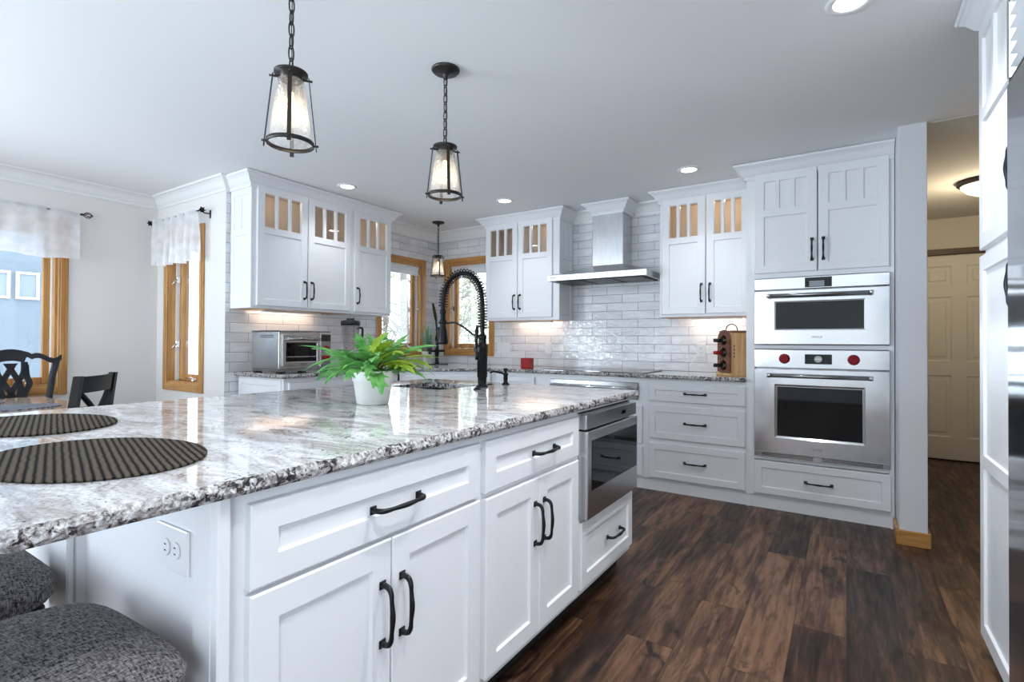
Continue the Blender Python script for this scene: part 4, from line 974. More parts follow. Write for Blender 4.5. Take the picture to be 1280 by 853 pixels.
# sink bowl
t = thing('prep_sink', 'undermount dark steel sink sunk in the island granite', 'sink', (0, 0, .66))
x0, x1, y0, y1 = SINK; mb = MB()
o_ = rrect(x0 - .012, x1 + .012, y0 - .012, y1 + .012, .035); i_ = rrect(x0 + .0, x1 - .0, y0 + .0, y1 - .0, .03)
for lp, z0, z1 in ((i_, .018, .2245),):
    n = len(lp); a = [mb.bm.verts.new((p[0], p[1], z0)) for p in lp]; b = [mb.bm.verts.new((p[0], p[1], z1)) for p in lp]; b2 = [mb.bm.verts.new((p[0], p[1], z1)) for p in o_]; a2 = [mb.bm.verts.new((p[0], p[1], z0 - .008)) for p in o_]
    for k in range(n):
        q = (k+1) % n; mb.bm.faces.new((a[k], a[q], b[q], b[k])); mb.bm.faces.new((b[k], b[q], b2[q], b2[k])); mb.bm.faces.new((b2[k], b2[q], a2[q], a2[k]))
    mb.bm.faces.new(a); mb.bm.faces.new(a2)
mb.build('bowl', MSSD, t)
MB().lathe([(.045, .0182), (.045, .021), (.030, .022), (.028, .0195)], 24, c=((x0+x1)/2, (y0+y1)/2, 0)).build('drain', MSSB, t)

# potted fern
def frond(mb, base, az, elev, length, width, lobes, droop, tw=0.0):
    """lobed blade; returns nothing, adds faces"""
    d = Vector((math.cos(az), math.sin(az), 0)); side = Vector((-d.y, d.x, 0)); P = Vector(base); el = elev; n = lobes * 2 + 2; pts = []
    for i in range(n + 1):
        pts.append((P.copy(), el)); P += (d * math.cos(el) + Vector((0, 0, 1)) * math.sin(el)) * (length / n); el -= droop / n
    bare = .28; lefts = []; cen = []
    for i, (p, e) in enumerate(pts):
        s = i / n; up = Vector((-d.x*math.sin(e), -d.y*math.sin(e), math.cos(e)))
        if s < bare: w = .0035
        else: q = (s - bare) / (1 - bare); w = width * (math.sin(PI * min(1, q * .85 + .12)) ** .7) * .34 + .004
        cen.append((p, up, (d * math.cos(e) + Vector((0, 0, 1)) * math.sin(e)), w, s))
    prev = None
    for (p, up, tg, w, s) in cen:
        sd = (side * math.cos(tw) + up * math.sin(tw)); cur = [mb.bm.verts.new(p - sd*w + up*w*.25), mb.bm.verts.new(p), mb.bm.verts.new(p + sd*w + up*w*.25)]
        if prev:
            for k in range(2): mb.bm.faces.new((prev[k], prev[k+1], cur[k+1], cur[k]))
        prev = cur
    tip = mb.bm.verts.new(cen[-1][0] + cen[-1][2] * length * .10); mb.bm.faces.new((prev[0], prev[1], tip)); mb.bm.faces.new((prev[1], prev[2], tip))
    for i in range(n):
        p, up, tg, w, s = cen[i]
        if s < bare or i % 2: continue
        q = (s - bare) / (1 - bare); ll = width * (1.05 - .55 * q) * random.uniform(.8, 1.15)
        sd = (side * math.cos(tw) + up * math.sin(tw))
        for sg in (-1, 1):
            dr = (sd * sg * .80 + tg * .62 + up * random.uniform(-.15, .2)).normalized(); b0 = p + sd*sg*w*.5; pw = tg * length * .040
            m1 = b0 + dr*ll*.55; e1 = b0 + dr*ll
            vs = [mb.bm.verts.new(x) for x in (b0 - pw, m1 - pw*.95 - up*.002, e1 - up*.004*random.random(), m1 + pw*.95 - up*.002, b0 + pw)]
            mb.bm.faces.new(vs)
t = thing('potted_fern', 'green lobed fern in a white chalky pot on the island', 'plant', (-1.570, 1.414, .9155))
MB().lathe([(.056, 0), (.061, .003), (.074, .088), (.078, .090), (.083, .128), (.081, .131), (.076, .130), (.072, .105), (.056, .012)], 40, closed_top=True).build('pot', MPOT, t)
MB().lathe([(.002, .116), (.073, .114), (.0735, .100)], 24, closed_bot=False).build('soil', MSOIL, t)
g1, g2, st = MB(), MB(), MB(); random.seed(21)
camdir = math.atan2(1.414, -1.57); ysd = camdir - PI/2   # towards the right of the picture
for k in range(58):
    az = random.uniform(0, 2*PI); el = random.uniform(-.05, .95) if k > 8 else random.uniform(.9, 1.35)
    ln = random.uniform(.17, .275) * (1.0 if el < .9 else .78)
    bs = (random.uniform(-.035, .035), random.uniform(-.035, .035), .118)
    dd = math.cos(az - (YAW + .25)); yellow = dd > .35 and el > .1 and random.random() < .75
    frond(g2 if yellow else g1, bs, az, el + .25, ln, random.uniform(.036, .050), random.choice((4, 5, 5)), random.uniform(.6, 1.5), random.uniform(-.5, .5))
for g_ in (g1, g2):
    for v in g_.bm.verts:
        if math.hypot(v.co.x, v.co.y) > .075: v.co.z = max(v.co.z, .05 + .2*(math.hypot(v.co.x, v.co.y) - .08) * 0)
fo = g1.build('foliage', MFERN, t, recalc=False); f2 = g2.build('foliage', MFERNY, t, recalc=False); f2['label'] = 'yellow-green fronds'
for k in range(16):
    an = k * 2.4; st.tube([(.02*math.cos(an), .02*math.sin(an), .112), (.035*math.cos(an), .035*math.sin(an), .15), (.06*math.cos(an), .06*math.sin(an), .18)], [.003, .0025, .002], 5)
st.build('stem', MBRN, t)

# placemats
def placemat(x, y, z, a, b, rot, label, m):
    pts = [(a*math.cos(2*PI*k/72), b*math.sin(2*PI*k/72)) for k in range(72)]
    mb = MB(); mb.prism(pts, 0, .004, 'z'); t = thing('placemat', label, 'placemat', (x, y, z), rot)
    mb.build('woven_mat', m, t)
    mb = MB(); mb.tube([(p[0], p[1], .0026) for p in pts], .0024, 6, closed=True); mb.build('stitched_rim', m, t); return t
placemat(-1.315, .435, .9155, .245, .180, .06, 'large brown woven oval placemat at the near corner of the island', MMAT)
placemat(-1.965, .500, .9155, .245, .180, .06, 'brown woven oval placemat on the far side of the island bar', MMAT)

# bar stools
def stool(x, y, rz, label):
    t = thing('bar_stool', label, 'stool', (x, y, 0), rz)
    mb = MB(); bmesh.ops.create_cube(mb.bm, size=1.0)
    bmesh.ops.subdivide_edges(mb.bm, edges=mb.bm.edges[:], cuts=9, use_grid_fill=True)
    for v in mb.bm.verts:
        q = v.co.copy(); p = 4.5
        n = (abs(q.x*2)**p + abs(q.y*2)**p) ** (1/p) if abs(q.x) + abs(q.y) > 0 else 0
        mxy = max(abs(q.x*2), abs(q.y*2)); k = mxy / n if n > 1e-6 else 1
        x_, y_ = q.x*k, q.y*k; rr = max(0, 1 - (abs(2*q.z)) ** 3 * .10)
        rim = min(1.0, mxy); ex = 1 - .06 * (abs(2*q.z) ** 4)
        zz = q.z * .088
        if q.z > 0: zz += .012 * (1 - (2*x_)**2) * (1 - (2*y_)**2) - .020 * (rim ** 8) * (2*q.z)
        else: zz += .010 * (rim ** 8) * abs(2*q.z)
        v.co = Vector((x_ * .490 * ex, y_ * .440 * ex, zz + .600))
    mb.build('cushion', MTWEED, t, smooth=True)
    fr = MB(); fr.prism(rrect(-.215, .215, -.190, .190, .04), .500, .556, 'z'); fr.build('seat_frame', MBRN, t)
    for sx in (-1, 1):
        for sy in (-1, 1):
            MB().tube([(sx*.185, sy*.160, .505), (sx*.200, sy*.175, .25), (sx*.215, sy*.190, .003)], [.021, .019, .014], 4).build('leg', MBRN, t)
    f = MB()
    for sy in (-1, 1): f.box(-.195, .195, sy*.176 - .009, sy*.176 + .009, .20, .225, bev=.002)
    for sx in (-1, 1): f.box(sx*.202 - .009, sx*.202 + .009, -.17, .17, .17, .195, bev=.002)
    f.build('footrest', MBRN, t)
    for sx in (-1, 1): MB().tube([(sx*.19, -.185, .50), (sx*.195, -.205, .75), (sx*.20, -.235, 1.0)], [.018, .017, .015], 4).build('back_post', MBRN, t)
    b = MB(); b.box(-.20, .20, -.245, -.222, .95, 1.01, bev=.004); b.box(-.19, .19, -.212, -.196, .66, .69, bev=.003); b.build('back_rail', MBRN, t)
    for k in range(5): MB().tube([(-.132 + k*.066, -.204, .69), (-.132 + k*.066, -.232, .955)], [.017, .017], 4, flat=.5).build('back_slat', MBRN, t)
    return t
stool(-1.118, .232, .03, 'grey tweed cushioned bar stool nearest the island corner')
stool(-1.712, .225, 0.0, 'grey tweed bar stool partly hidden by the counter, further from the corner')

# ------------------------------------------------------------------ things on the wall counters
def box_text(): pass
t = thing('toaster_oven', 'stainless countertop toaster oven with red knobs', 'toaster oven', (-3.535, 2.275, .9152), PI/2); tw, td = .458, .36
b = MB(); b.box(0, tw, .0, td, .032, .318, bev=.006, seg=2); b.build('housing', MSSW, t)
MB().box(-.002, tw + .002, -.004, td + .002, .318, .326, bev=.003).build('lid_plate', MSSD, t)
d = MB(); panel_slab(d, .020, .345, .058, .298, -.018, [(.045, .320, .082, .236)], t=.018, inset=.006, recess=.004, chamf=.003); d = d.build('door', MSSW, t)
MB().box(.052, .313, -.0155, -.012, .090, .230).build('door_glass', MBG, d)
MB().box(.056, .309, -.0162, -.0150, .124, .129).build('rack_rail', MSSB, d)
h = MB(); h.tube([(.045, -.050, .262), (.320, -.050, .262)], .010, 10); h.box(.040, .058, -.052, -.016, .250, .274, bev=.004); h.box(.307, .325, -.052, -.016, .250, .274, bev=.004); h.build('handle', MSSD, d)
text_part('lettering', 'WOLF', .022, MLOGO, d, (.195, -.0186, .068))
cp = MB().box(.352, tw - .006, -.012, 0, .045, .305, bev=.003).build('control_panel', MSSD, t)
MB().box(.360, tw - .012, -.0135, -.0115, .245, .298).build('display', MBG, cp)
for z in (.190, .115):
    kk = MB().lathe([(.022, -.012), (.022, -.018), (.018, -.020), (.017, -.036), (.014, -.040)], 20, c=(.402, 0, z), axis='y').build('knob', MKN, cp); kk['label'] = 'red control knob'
bb = MB().box(.003, tw - .003, .004, td - .004, .014, .032).build('base_tray', MSSD, t)
for x, y in ((.035, .03), (tw - .035, .03), (.035, td - .03), (tw - .035, td - .03)):
    MB().box(x - .028, x + .028, y - .02, y + .02, 0, .016, bev=.003).build('foot', MDK, t)
mb = MB()
for k in range(8):
    for r_ in range(2): mb.box(-.0012, .0004, .075 + k*.022, .087 + k*.022, .270 + r_*.014, .278 + r_*.014)
mb.build('side_vents', MDK, t)
# blender
t = thing('blender', 'countertop blender with clear jar and black lid', 'blender', (-3.72, 3.085, .9152), PI/2)
MB().lathe([(.088, 0), (.090, .01), (.085, .03), (.070, .110), (.055, .125)], 28).build('motor_base', MSSD, t)
k = MB().lathe([(.022, -.078), (.020, -.098), (.016, -.102)], 18, c=(0, 0, .060), axis='y').build('dial', MDK, t)
MB().lathe([(.052, .126), (.060, .14), (.078, .385), (.080, .390), (.076, .390), (.057, .145), (.048, .132)], 28).build('jar', MJAR, t)
MB().lathe([(.040, .127), (.045, .131), (.020, .150), (.004, .152)], 18).build('blade_seat', MSSB, t)
MB().lathe([(.083, .388), (.084, .420), (.070, .432), (.035, .436), (.034, .452), (.004, .454)], 28).build('lid', MDK, t)
MB().tube(bez([(.074, 0, .36), (.125, 0, .37), (.138, 0, .34), (.128, 0, .24), (.105, 0, .19), (.066, 0, .20)], 6), .010, 8).build('jar_handle', MDK, t)
# wine rack + bottles
t = thing('wine_rack', 'upright wooden wine box with rope handle beside the ovens', 'wine rack', (-.728, 4.085, .9152), .75); rw = .140
sideprof = []
for k in range(13): a = PI * k / 12; sideprof.append((.078 + .078*math.cos(a), .270 + .078*math.sin(a)))
# front face (faces -x) rounded board with three holes; body is a box behind it
def circ(cy, cz, r, n=20): return [(cy + r*math.cos(2*PI*k/n), cz + r*math.sin(2*PI*k/n)) for k in range(n)]
bz = (.088, .178, .282)
outline = [(.0, .03)] + [(.156, .03)] + [(.156, .27)] + sideprof[1:-1] + [(0, .27)]
HZ = (.080, .175, .268)
fb = MB(); fb.prism(outline, 0, .016, 'x', holes=[circ(.078, z, .040) for z in HZ]); fb.build('face_board', MRED, t)
bd = MB(); bd.box(.017, rw, 0, .014, .024, .325, bev=.001); bd.box(.017, rw, .142, .156, .024, .325, bev=.001); bd.box(.017, rw, .0142, .1418, .315, .325)
bd.build('box_sides', MPINE, t)
MB().box(.016, rw, -.004, .160, .326, .342, bev=.003).build('lid', MRED, t)
MB().box(-.006, rw + .004, -.012, .168, 0, .024, bev=.004).build('base', MPINE, t)
MB().tube(bez([(.02, .078, .342), (.035, .078, .378), (.07, .078, .392), (.105, .078, .378), (.12, .078, .342)], 6), .004, 8).build('rope_handle', MBRN, t)
mb = MB()
for k in range(4): mb.box(.034, .044, -.0012, .0004, .14 + k*.026, .155 + k*.026)
mb.build('stencil_marks', MRED, t)
def bottle(z, label, foil):
    b = thing('wine_bottle', label, 'bottle', (-.728 - .078*math.sin(.75), 4.085 + .078*math.cos(.75), .9152 + z), .75, 'bottles lying in the wine rack')
    MB().lathe([(.012, -.075), (.0135, -.073), (.0135, -.02), (.018, -.005), (.036, .020), (.038, .030), (.038, .126), (.03, .131)], 22, axis='x').build('glass', MBOTTLE, b)
    MB().lathe([(.0125, -.0765), (.0142, -.075), (.0142, -.018), (.0136, -.0175)], 18, axis='x').build('foil', foil, b)
bottle(HZ[2], 'dark wine bottle in the top hole of the rack', MBOTTLE); bottle(HZ[1], 'wine bottle with red foil in the middle hole of the rack', MFOILR); bottle(HZ[0], 'dark wine bottle in the bottom hole of the rack', MBOTTLE)
# red candle cube
t = thing('candle_holder', 'red square glass candle holder on the granite counter', 'candle holder', (-2.53, 4.17, .9152), .2)
mb = MB(); mb.box(-.048, .048, -.048, .048, 0, .012, bev=.004)
for x0, x1, y0, y1 in ((-.048, -.038, -.048, .048), (.038, .048, -.048, .048), (-.038, .038, -.048, -.038), (-.038, .038, .038, .048)): mb.box(x0, x1, y0, y1, .010, .098, bev=.002)
mb.build('glass_cube', MREDG, t); MB().lathe([(.030, .0125), (.030, .05), (.026, .052)], 20).build('candle', pbr('red_wax', (.45, .02, .02), .5), t)
# corner faucet
t = thing('corner_faucet', 'black pull-out faucet at the corner sink', 'faucet', (-3.735, 4.265, .9152), PI/4 - .05)
MB().prism(rrect(-.125, .125, -.028, .028, .027), 0, .008, 'z').build('deck_plate', MBLK, t)
MB().lathe([(.026, .008), (.026, .02), (.020, .026), (.020, .10), (.024, .105), (.024, .20), (.019, .215), (.016, .26), (.022, .275), (.022, .300), (.014, .315), (.012, .36)], 20).build('body', MBLK, t)
MB().tube(bez([(0, 0, .20), (.0, -.06, .235), (0, -.14, .225), (0, -.19, .165)], 6), [.017]*13 + [.020]*6, 12).build('spout', MBLK, t)
MB().tube(bez([(0, 0, .355), (-.006, 0, .42), (-.010, 0, .47)], 5), .011, 10).build('upper_stem', MBLK, t)
MB().tube(bez([(-.010, 0, .465), (-.014, -.002, .50), (-.034, -.004, .60), (-.048, -.004, .665)], 5), [.009, .010, .012, .013, .014, .016, .017, .018, .018, .017, .016, .015, .014, .013, .012, .010], 10).build('lever', MBLK, t)
mb = MB(); mb.tube([(0, 0, .145), (.085, 0, .150)], [.013, .012], 10); mb.tube([(0, 0, .145), (-.060, 0, .145)], [.012, .011], 10); mb.box(-.092, -.058, -.018, .018, .112, .172, bev=.005); mb.build('side_valve', MBLK, t)
# grass pot
t = thing('potted_grass', 'spiky grey-green grass in a white pot in the window corner', 'plant', (-3.880, 4.275, .9152))
MB().lathe([(.050, 0), (.054, .003), (.062, .135), (.064, .14), (.060, .14), (.056, .12), (.05, .02)], 28).build('pot', MPOT, t)
MB().lathe([(.002, .122), (.0575, .120)], 20, closed_bot=False).build('soil', MSOIL, t)
mb = MB(); random.seed(5)
for k in range(70):
    an = random.uniform(0, 2*PI); r0 = random.uniform(0, .04); hh = random.uniform(.20, .38); sp = random.uniform(.01, .10); w_ = .0035
    p0 = Vector((r0*math.cos(an), r0*math.sin(an), .118)); p1 = p0 + Vector((sp*.4*math.cos(an), sp*.4*math.sin(an), hh*.6)); p2 = p0 + Vector((sp*math.cos(an), sp*math.sin(an), hh)); s_ = Vector((-math.sin(an + .6), math.cos(an + .6), 0))*w_
    v = [mb.bm.verts.new(x) for x in (p0 - s_, p0 + s_, p1 + s_*.9, p1 - s_*.9, p2)]; mb.bm.faces.new(v[:4]); mb.bm.faces.new((v[3], v[2], v[4]))
mb.build('grass_blades', MGRASS, t, recalc=False)

# ------------------------------------------------------------------ window dressing
def valance(name, label, loc, rotz, w, zt, zb, folds, amp=.014):
    mb = MB(); nx, nz = folds * 10, 10; rows = []; random.seed(int(w*100))
    ph = [random.uniform(-.6, .6) for _ in range(folds + 2)]
    for j in range(nz + 1):
        tz = j / nz; z = zt + .018 - (zt + .018 - zb) * tz; row = []
        for i in range(nx + 1):
            u_ = i / nx; k = u_ * folds; q = ph[int(k)] * (1 - (k % 1)) + ph[min(int(k) + 1, folds + 1)] * (k % 1)
            a = amp * (.55 + .7 * tz) if tz > .12 else amp * .5
            yy = (-.013 if tz < .13 else -.006) - math.sin(2*PI*k + q*2) * a + .004 * math.sin(5*k + 7*tz)
            row.append(mb.bm.verts.new((u_ * w + .006*math.sin(3*k) * tz, yy, z + (.008*math.sin(2*PI*k*.37) if j == nz else (.004*math.sin(2*PI*k) if j == 0 else 0)))))
        rows.append(row)
    for a, b in zip(rows, rows[1:]):
        for i in range(nx): mb.bm.faces.new((a[i], a[i+1], b[i+1], b[i]))
    o = mb.build(name, MSHEER, recalc=False, smooth=True, loc=loc); o.rotation_euler = (0, 0, rotz); tag(o, label, 'curtain')
    hem = MB()
    for zz in (zb + .03, zt - .012): hem.tube([(w * i / 60, -.016 * math.sin(2*PI*folds*i/60)*.4, zz) for i in range(61)], .0016, 4)
    h = hem.build('hem_stitch', MSHADE, o)
    return o
valance('valance_curtain', 'sheer white valance over the big oak window at left', (XW + .085, .26, 0), PI/2, 1.305, 2.160, 1.795, 9, .012)
valance('valance_curtain', 'gathered white valance over the narrow oak window', (-5.105, YR - .085, 0), 0, .795, 2.190, 1.800, 7, .020)
def rod(label, loc, rotz, w, fin):
    t = thing('curtain_rod', label, 'curtain rod', loc, rotz)
    MB().tube([(0, 0, 0), (w, 0, 0)], .006, 10).build('rod', MBLK, t)
    for x, sg in ((0, -1), (w, 1)):
        f = MB()
        if fin == 'cage':
            f.tube([(x, 0, 0), (x + sg*.014, 0, 0)], .009, 8)
            for q in range(6):
                an = q * PI / 3; f.tube([(x + sg*(.012 + .066*s/8), math.sin(PI*s/8)*.024*math.cos(an + s*.15), math.sin(PI*s/8)*.024*math.sin(an + s*.15)) for s in range(9)], .0026, 6)
        else:
            f.lathe([(.010, -.012), (.012, 0), (.010, .012)], 10, c=(x + sg*.02, 0, 0), axis='x')
            for q in range(6):
                an = q * PI/3; c_ = Vector((x + sg*.022, 0, 0)); e = c_ + Vector((sg*.012, math.cos(an)*.028, math.sin(an)*.028)); pe = Vector((0, -math.sin(an), math.cos(an)))*.008; m_ = (c_ + e)/2
                for dx in (-.002, .002): f.face([c_ + Vector((dx, 0, 0)), m_ + pe + Vector((dx, 0, 0)), e + Vector((dx, 0, 0)), m_ - pe + Vector((dx, 0, 0))])
                f.tube([c_, m_, e], [.004, .005, .001], 6)
        f.build('finial', MBLK, t)
    for x in (.03, w - .012):
        b = MB(); b.tube([(x, 0, 0), (x, .04, -.012), (x, .082, -.010)], .005, 8); b.box(x - .010, x + .010, .080, .085, -.045, .02, bev=.002); b.build('bracket', MBLK, t)
    return t
rod('thin dark rod with wire cage finial over the big dining window', (XW + .085, .20, 2.163), PI/2, 1.375, 'cage')
rod('dark rod with star flower finials over the narrow window', (-5.125, YR - .085, 2.193), 0, .835, 'flower')
for nm, lb, loc, rz, w_ in (('window_blind', 'raised white blind at the top of the corner window nearest the blender', (XL, W3[0] + .02, W3[3]), PI/2, .57), ('window_blind', 'raised white blind at the top of the corner window behind the faucet', (W4[0] + .02, YB, W4[3]), 0, .547)):
    t = thing(nm, lb, 'blind', loc, rz)
    MB().box(0, w_, .016, .052, -.045, -.017, bev=.003).build('head_rail', MSHADE, t)
    mb = MB()
    for k in range(5): mb.box(.004, w_ - .004, .020 + .002*(k % 2), .048 - .002*(k % 2), -.045 - .012*(k+1), -.0455 - .012*k, bev=.003)
    mb.build('folded_cloth', MSHADE, t); MB().box(0, w_, .018, .050, -.118, -.1055, bev=.003).build('bottom_rail', MPL, t)

# ------------------------------------------------------------------ dining set
t = thing('dining_table', 'glossy wooden dining table beyond the island', 'table', (-4.30, .27, 0))
MB().prism(rrect(-.50, .46, -.98, .99, .10), .732, .760, 'z').build('tabletop', MTABLE, t)
MB().prism(rrect(-.36, .32, -.84, .84, .03), .64, .731, 'z').build('apron', MTABLE, t)
for sx in (-.33, .29):
    for sy in (-.42, .42): MB().lathe([(.028, .002), (.022, .02), (.030, .2), (.024, .45), (.042, .56), (.042, .731)], 16, c=(sx, sy, 0)).build('leg', MTABLE, t)
placemat(-4.10, .93, .7605, .235, .170, 1.4, 'grey oval placemat on the dining table nearest the island', MMATG)
placemat(-4.55, .80, .7605, .210, .150, 1.4, 'grey oval placemat on the dining table by the splat-back chair', MMATG)

def chair_base(t, m, w=.46, d=.43):
    MB().prism(rrect(-w/2, w/2, -d/2, d/2, .04), .440, .475, 'z').build('seat', m, t)
    for sx in (-1, 1): MB().tube([(sx*(w/2 - .035), -d/2 + .035, .442), (sx*(w/2 - .04), -d/2 + .04, .003)], [.024, .017], 4).build('leg', m, t)
    s = MB(); s.box(-w/2 + .03, w/2 - .03, -d/2 + .025, -d/2 + .045, .385, .440); s.box(-w/2 + .03, w/2 - .03, d/2 - .045, d/2 - .025, .385, .440); s.box(-w/2 + .025, -w/2 + .045, -d/2 + .045, d/2 - .045, .385, .44); s.box(w/2 - .045, w/2 - .025, -d/2 + .045, d/2 - .045, .385, .44); s.build('seat_rail', m, t)
# splat-back chair: local front is -y; backrest in the x-z plane at y = d/2
def splat_chair(loc, rz):
    t = thing('dining_chair', 'charcoal splat-back dining chair before the big oak window', 'chair', loc, rz); m = MCHAIR
    chair_base(t, m, .47, .43); yb = .205
    def P(x, z): return (x, yb + .10 * max(0, z - .47), z)
    for sx in (-1, 1):
        MB().tube([(sx*.185, yb + .05, .003), (sx*.188, yb, .25), P(sx*.192, .47), P(sx*.205, .70), P(sx*.232, .90), P(sx*.262, 1.02)], [.018, .020, .022, .021, .021, .022], 6).build('back_post', m, t)
    cr = MB()   # yoke crest rail with raised centre
    def ribbon(mb, top, bot, th=.022):
        n = len(top)
        A = [[mb.bm.verts.new((x, P(x, z)[1] + s, z)) for x, z in row] for s in (-th/2, th/2) for row in (top, bot)]
        tf, bf, tb, bb_ = A
        for k in range(n-1):
            mb.bm.faces.new((tf[k], tf[k+1], bf[k+1], bf[k])); mb.bm.faces.new((tb[k], tb[k+1], bb_[k+1], bb_[k])); mb.bm.faces.new((tf[k], tf[k+1], tb[k+1], tb[k])); mb.bm.faces.new((bf[k], bf[k+1], bb_[k+1], bb_[k]))
        mb.bm.faces.new((tf[0], bf[0], bb_[0], tb[0])); mb.bm.faces.new((tf[-1], bf[-1], bb_[-1], tb[-1]))
    top = []; bot = []
    for k in range(41):
        x = -.285 + .57 * k / 40; ax = abs(x)
        if ax < .10: zt = 1.080 + .024 * math.cos(PI * ax / .2)
        else: q = (ax - .10) / .185; zt = 1.062 + .016*math.sin(PI*min(1, q*1.6)) - .030*math.sin(PI*max(0, q - .25)*.66) + (.030 * max(0, q - .80)/.2)
        zb_ = zt - (.095 if ax < .085 else .050)
        top.append((x, zt - .012)); bot.append((x, zb_))
    ribbon(cr, top, bot); cr.build('crest_rail', m, t)
    sp = MB()   # pierced splat: four curved ribs crossing
    for pts in ([(-.075, 1.00), (-.072, .93), (-.050, .88), (-.010, .80), (.030, .70), (.040, .60), (.020, .48)], [(-.080, .98), (-.085, .90), (-.100, .84), (-.070, .76), (-.075, .66), (-.060, .48)],
                [(-.020, .99), (.015, .92), (.045, .85), (.050, .78), (.01, .70), (-.035, .60), (-.03, .48)]):
        for sg in (-1, 1):
            q = bez([(x*sg, 0, z) for x, z in pts], 5); L_ = [(p.x, p.z) for p in q]
            ribbon(sp, [(x - .018, z) for x, z in L_], [(x + .018, z) for x, z in L_], .016)
    sp.build('splat', m, t)
    return t
splat_chair((-4.745, 1.145, 0), PI/2)
def cross_chair(loc, rz):
    t = thing('dining_chair', 'black cross-back dining chair at the table corner', 'chair', loc, rz); m = MCHAIRD
    chair_base(t, m, .45, .42); yb = .20
    def y(z): return yb + .13 * max(0, z - .47) ** 1.0
    def yc(x, z): return y(z) + .030 * (1 - (x / .2) ** 2)
    for sx in (-1, 1):
        mb = MB(); sec = [(.003, .06, .014), (.25, .01, .016), (.47, 0, .020), (.72, 0, .020), (.955, 0, .017)]; rings = []
        for z, dy, r_ in sec:
            rings.append([mb.bm.verts.new((sx*(.205 + .010*z) + a, y(z) + dy + b, z)) for a, b in ((-.018, -r_), (.018, -r_), (.018, r_*1.2), (-.018, r_*1.2))])
        for a, b in zip(rings, rings[1:]):
            for k in range(4): mb.bm.faces.new((a[k], a[(k+1) % 4], b[(k+1) % 4], b[k]))
        mb.bm.faces.new(rings[0]); mb.bm.faces.new(rings[-1]); mb.build('back_post', m, t)
    def slat(name, z0, z1, x0=-.195, x1=.195, th=.018):
        mb = MB(); n = 14; A = []
        for k in range(n + 1):
            x = x0 + (x1 - x0)*k/n
            A.append([mb.bm.verts.new((x, yc(x, z) + s, z)) for z in (z0, z1) for s in (-th/2, th/2)])
        for a, b in zip(A, A[1:]):
            for i, j in ((0, 1), (1, 3), (3, 2), (2, 0)): mb.bm.faces.new((a[i], a[j], b[j], b[i]))
        mb.bm.faces.new(A[0]); mb.bm.faces.new(A[-1]); mb.build(name, m, t)
    slat('crest_rail', .855, .950); slat('lower_rail', .52, .56)
    for sg in (-1, 1):
        mb = MB(); pts = [(sg*(-.19 + .38*k/12), yc(-.19 + .38*k/12, .56 + .29*k/12) + sg*.006, .555 + .305*k/12) for k in range(13)]
        mb.tube(pts, .017, 4); mb.build('cross_brace', m, t)
    return t
cross_chair((-3.971, 1.055, 0), -.707)

# ------------------------------------------------------------------ outdoors
g = MB().box(-60, 40, -40, 70, -.85, -.75).build('ground', MSNOW); struct(g)
def bare_tree(x, y, h, label, seed):
    random.seed(seed); t = thing('bare_tree', label, 'tree', (x, y, -.75), 0, 'bare winter trees outside')
    tr = MB(); tr.tube([(0, 0, 0), (.08, .02, h*.35), (-.05, .05, h*.7), (.02, 0, h)], [h*.022, h*.018, h*.011, h*.004], 7); tr.build('trunk', MBARK, t)
    br = MB()
    def grow(p, d, ln, r, dep):
        q = p + d*ln; mid = p + d*ln*.5 + Vector((random.uniform(-.1, .1), random.uniform(-.1, .1), random.uniform(-.05, .1)))*ln; br.tube([p, mid, q], [r, r*.75, r*.5], 4, caps=False)
        if dep:
            for _ in range(3 if dep > 1 else 4):
                nd = (d + Vector((random.uniform(-.8, .8), random.uniform(-.8, .8), random.uniform(-.25, .6)))).normalized(); grow(p + d*ln*random.uniform(.35, 1), nd, ln*random.uniform(.45, .7), r*.5, dep-1)
    for k in range(int(h*2.4)):
        z = h*random.uniform(.18, .96); an = random.uniform(0, 2*PI); grow(Vector((0, 0, z)), Vector((math.cos(an), math.sin(an), random.uniform(.1, .8))).normalized(), h*.22*(1.1 - z/h) + .35, h*.006, 2)
    br.build('branches', MBARK, t); return t
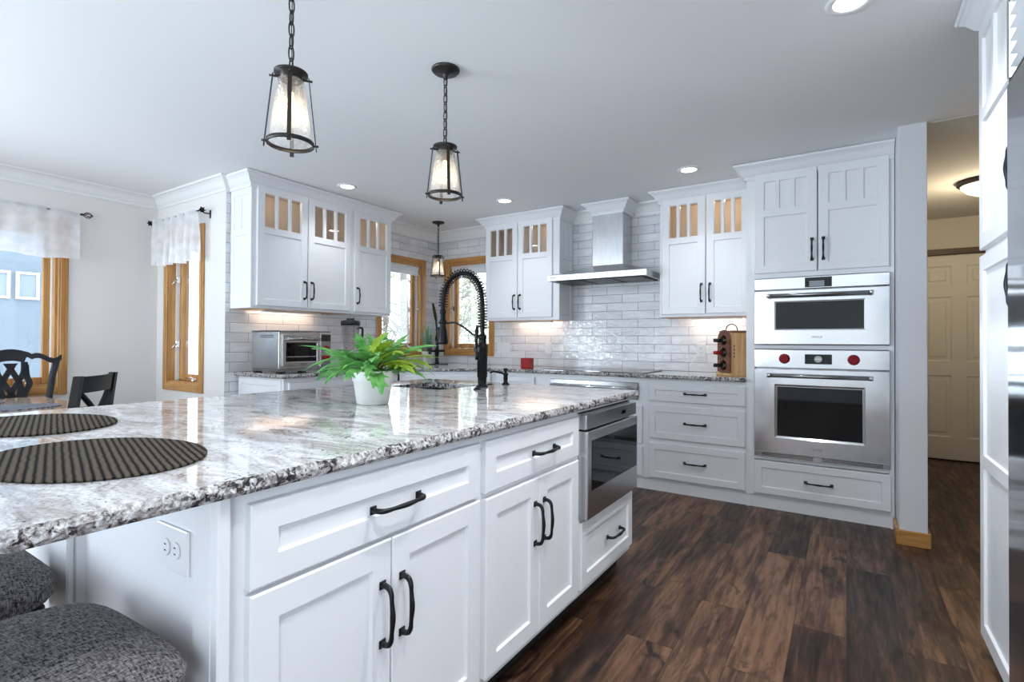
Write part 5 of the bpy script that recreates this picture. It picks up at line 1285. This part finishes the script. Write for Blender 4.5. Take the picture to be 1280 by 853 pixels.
def conifer(x, y, h, label, seed, m):
    random.seed(seed); t = thing('evergreen_tree', label, 'tree', (x, y, -.75), 0, 'bushy evergreens outside')
    MB().tube([(0, 0, 0), (0, 0, h*.95)], [h*.02, h*.004], 7).build('trunk', MBARK, t); mb = MB()
    for k in range(1500):
        z = h*(.06 + .94*random.random()**1.2); r_ = (1 - z/h)*h*.26 + .05; an = random.uniform(0, 2*PI); rr = r_*random.uniform(.35, 1); c_ = Vector((rr*math.cos(an), rr*math.sin(an), z - rr*.25)); sz = random.uniform(.06, .16)
        a, b = Vector((random.uniform(-1, 1), random.uniform(-1, 1), random.uniform(-.6, .3))).normalized(), Vector((random.uniform(-1, 1), random.uniform(-1, 1), random.uniform(-1, 1))).normalized()
        mb.face([c_ - a*sz, c_ + b*sz*.4, c_ + a*sz, c_ - b*sz*.4])
    mb.build('foliage', m, t, recalc=False); return t
k = 0
for x, y, h in ((-8.6, 8.6, 6), (-6.9, 11.6, 7), (-12.4, 13.0, 7), (-11.5, 6.2, 6)):
    bare_tree(x, y, h, 'bare grey winter tree standing in the snow outside the windows', 100 + k); k += 1
for x, y, h, m in ((-15.5, 10.0, 7, MBUSH), (-10.2, 17.0, 7, MPINEF), (-16.5, 15.5, 7, MBUSH), (-6.0, 16.5, 6, MBUSH), (-12.0, 9.3, 4.5, MBUSH), (-9.4, 12.2, 4.5, MBUSH)):
    conifer(x, y, h, 'bushy pale green tree outside, seen through the window glass', 300 + k, m); k += 1
MPANE = pbr('pale_pane', (.26, .30, .35), .25)
# neighbouring house seen through the dining window
t = thing('house', 'pale blue house wall with white-framed windows outside the dining window', 'house', (-11.2, -1.0, -.75))
MB().box(-3, 0, -4, 5.2, 0, 5.0).build('siding', MSIDE, t)
MB().prism([(-3.4, 5.0), (.4, 5.0), (-1.5, 6.6)], -4.2, 5.4, 'y').build('roof', MSNOW, t)
for y0 in (.9, 1.25, 3.255, 3.61):
    f = MB()
    for a in ((y0, y0 + .285, 2.565, 2.60), (y0, y0 + .285, 2.97, 3.005), (y0, y0 + .035, 2.60, 2.97), (y0 + .25, y0 + .285, 2.60, 2.97)): f.box(.001, .05, *a)
    f = f.build('window_frame', MTRIM, t); MB().box(.002, .02, y0 + .035, y0 + .25, 2.60, 2.97).build('pane', MPANE, f)
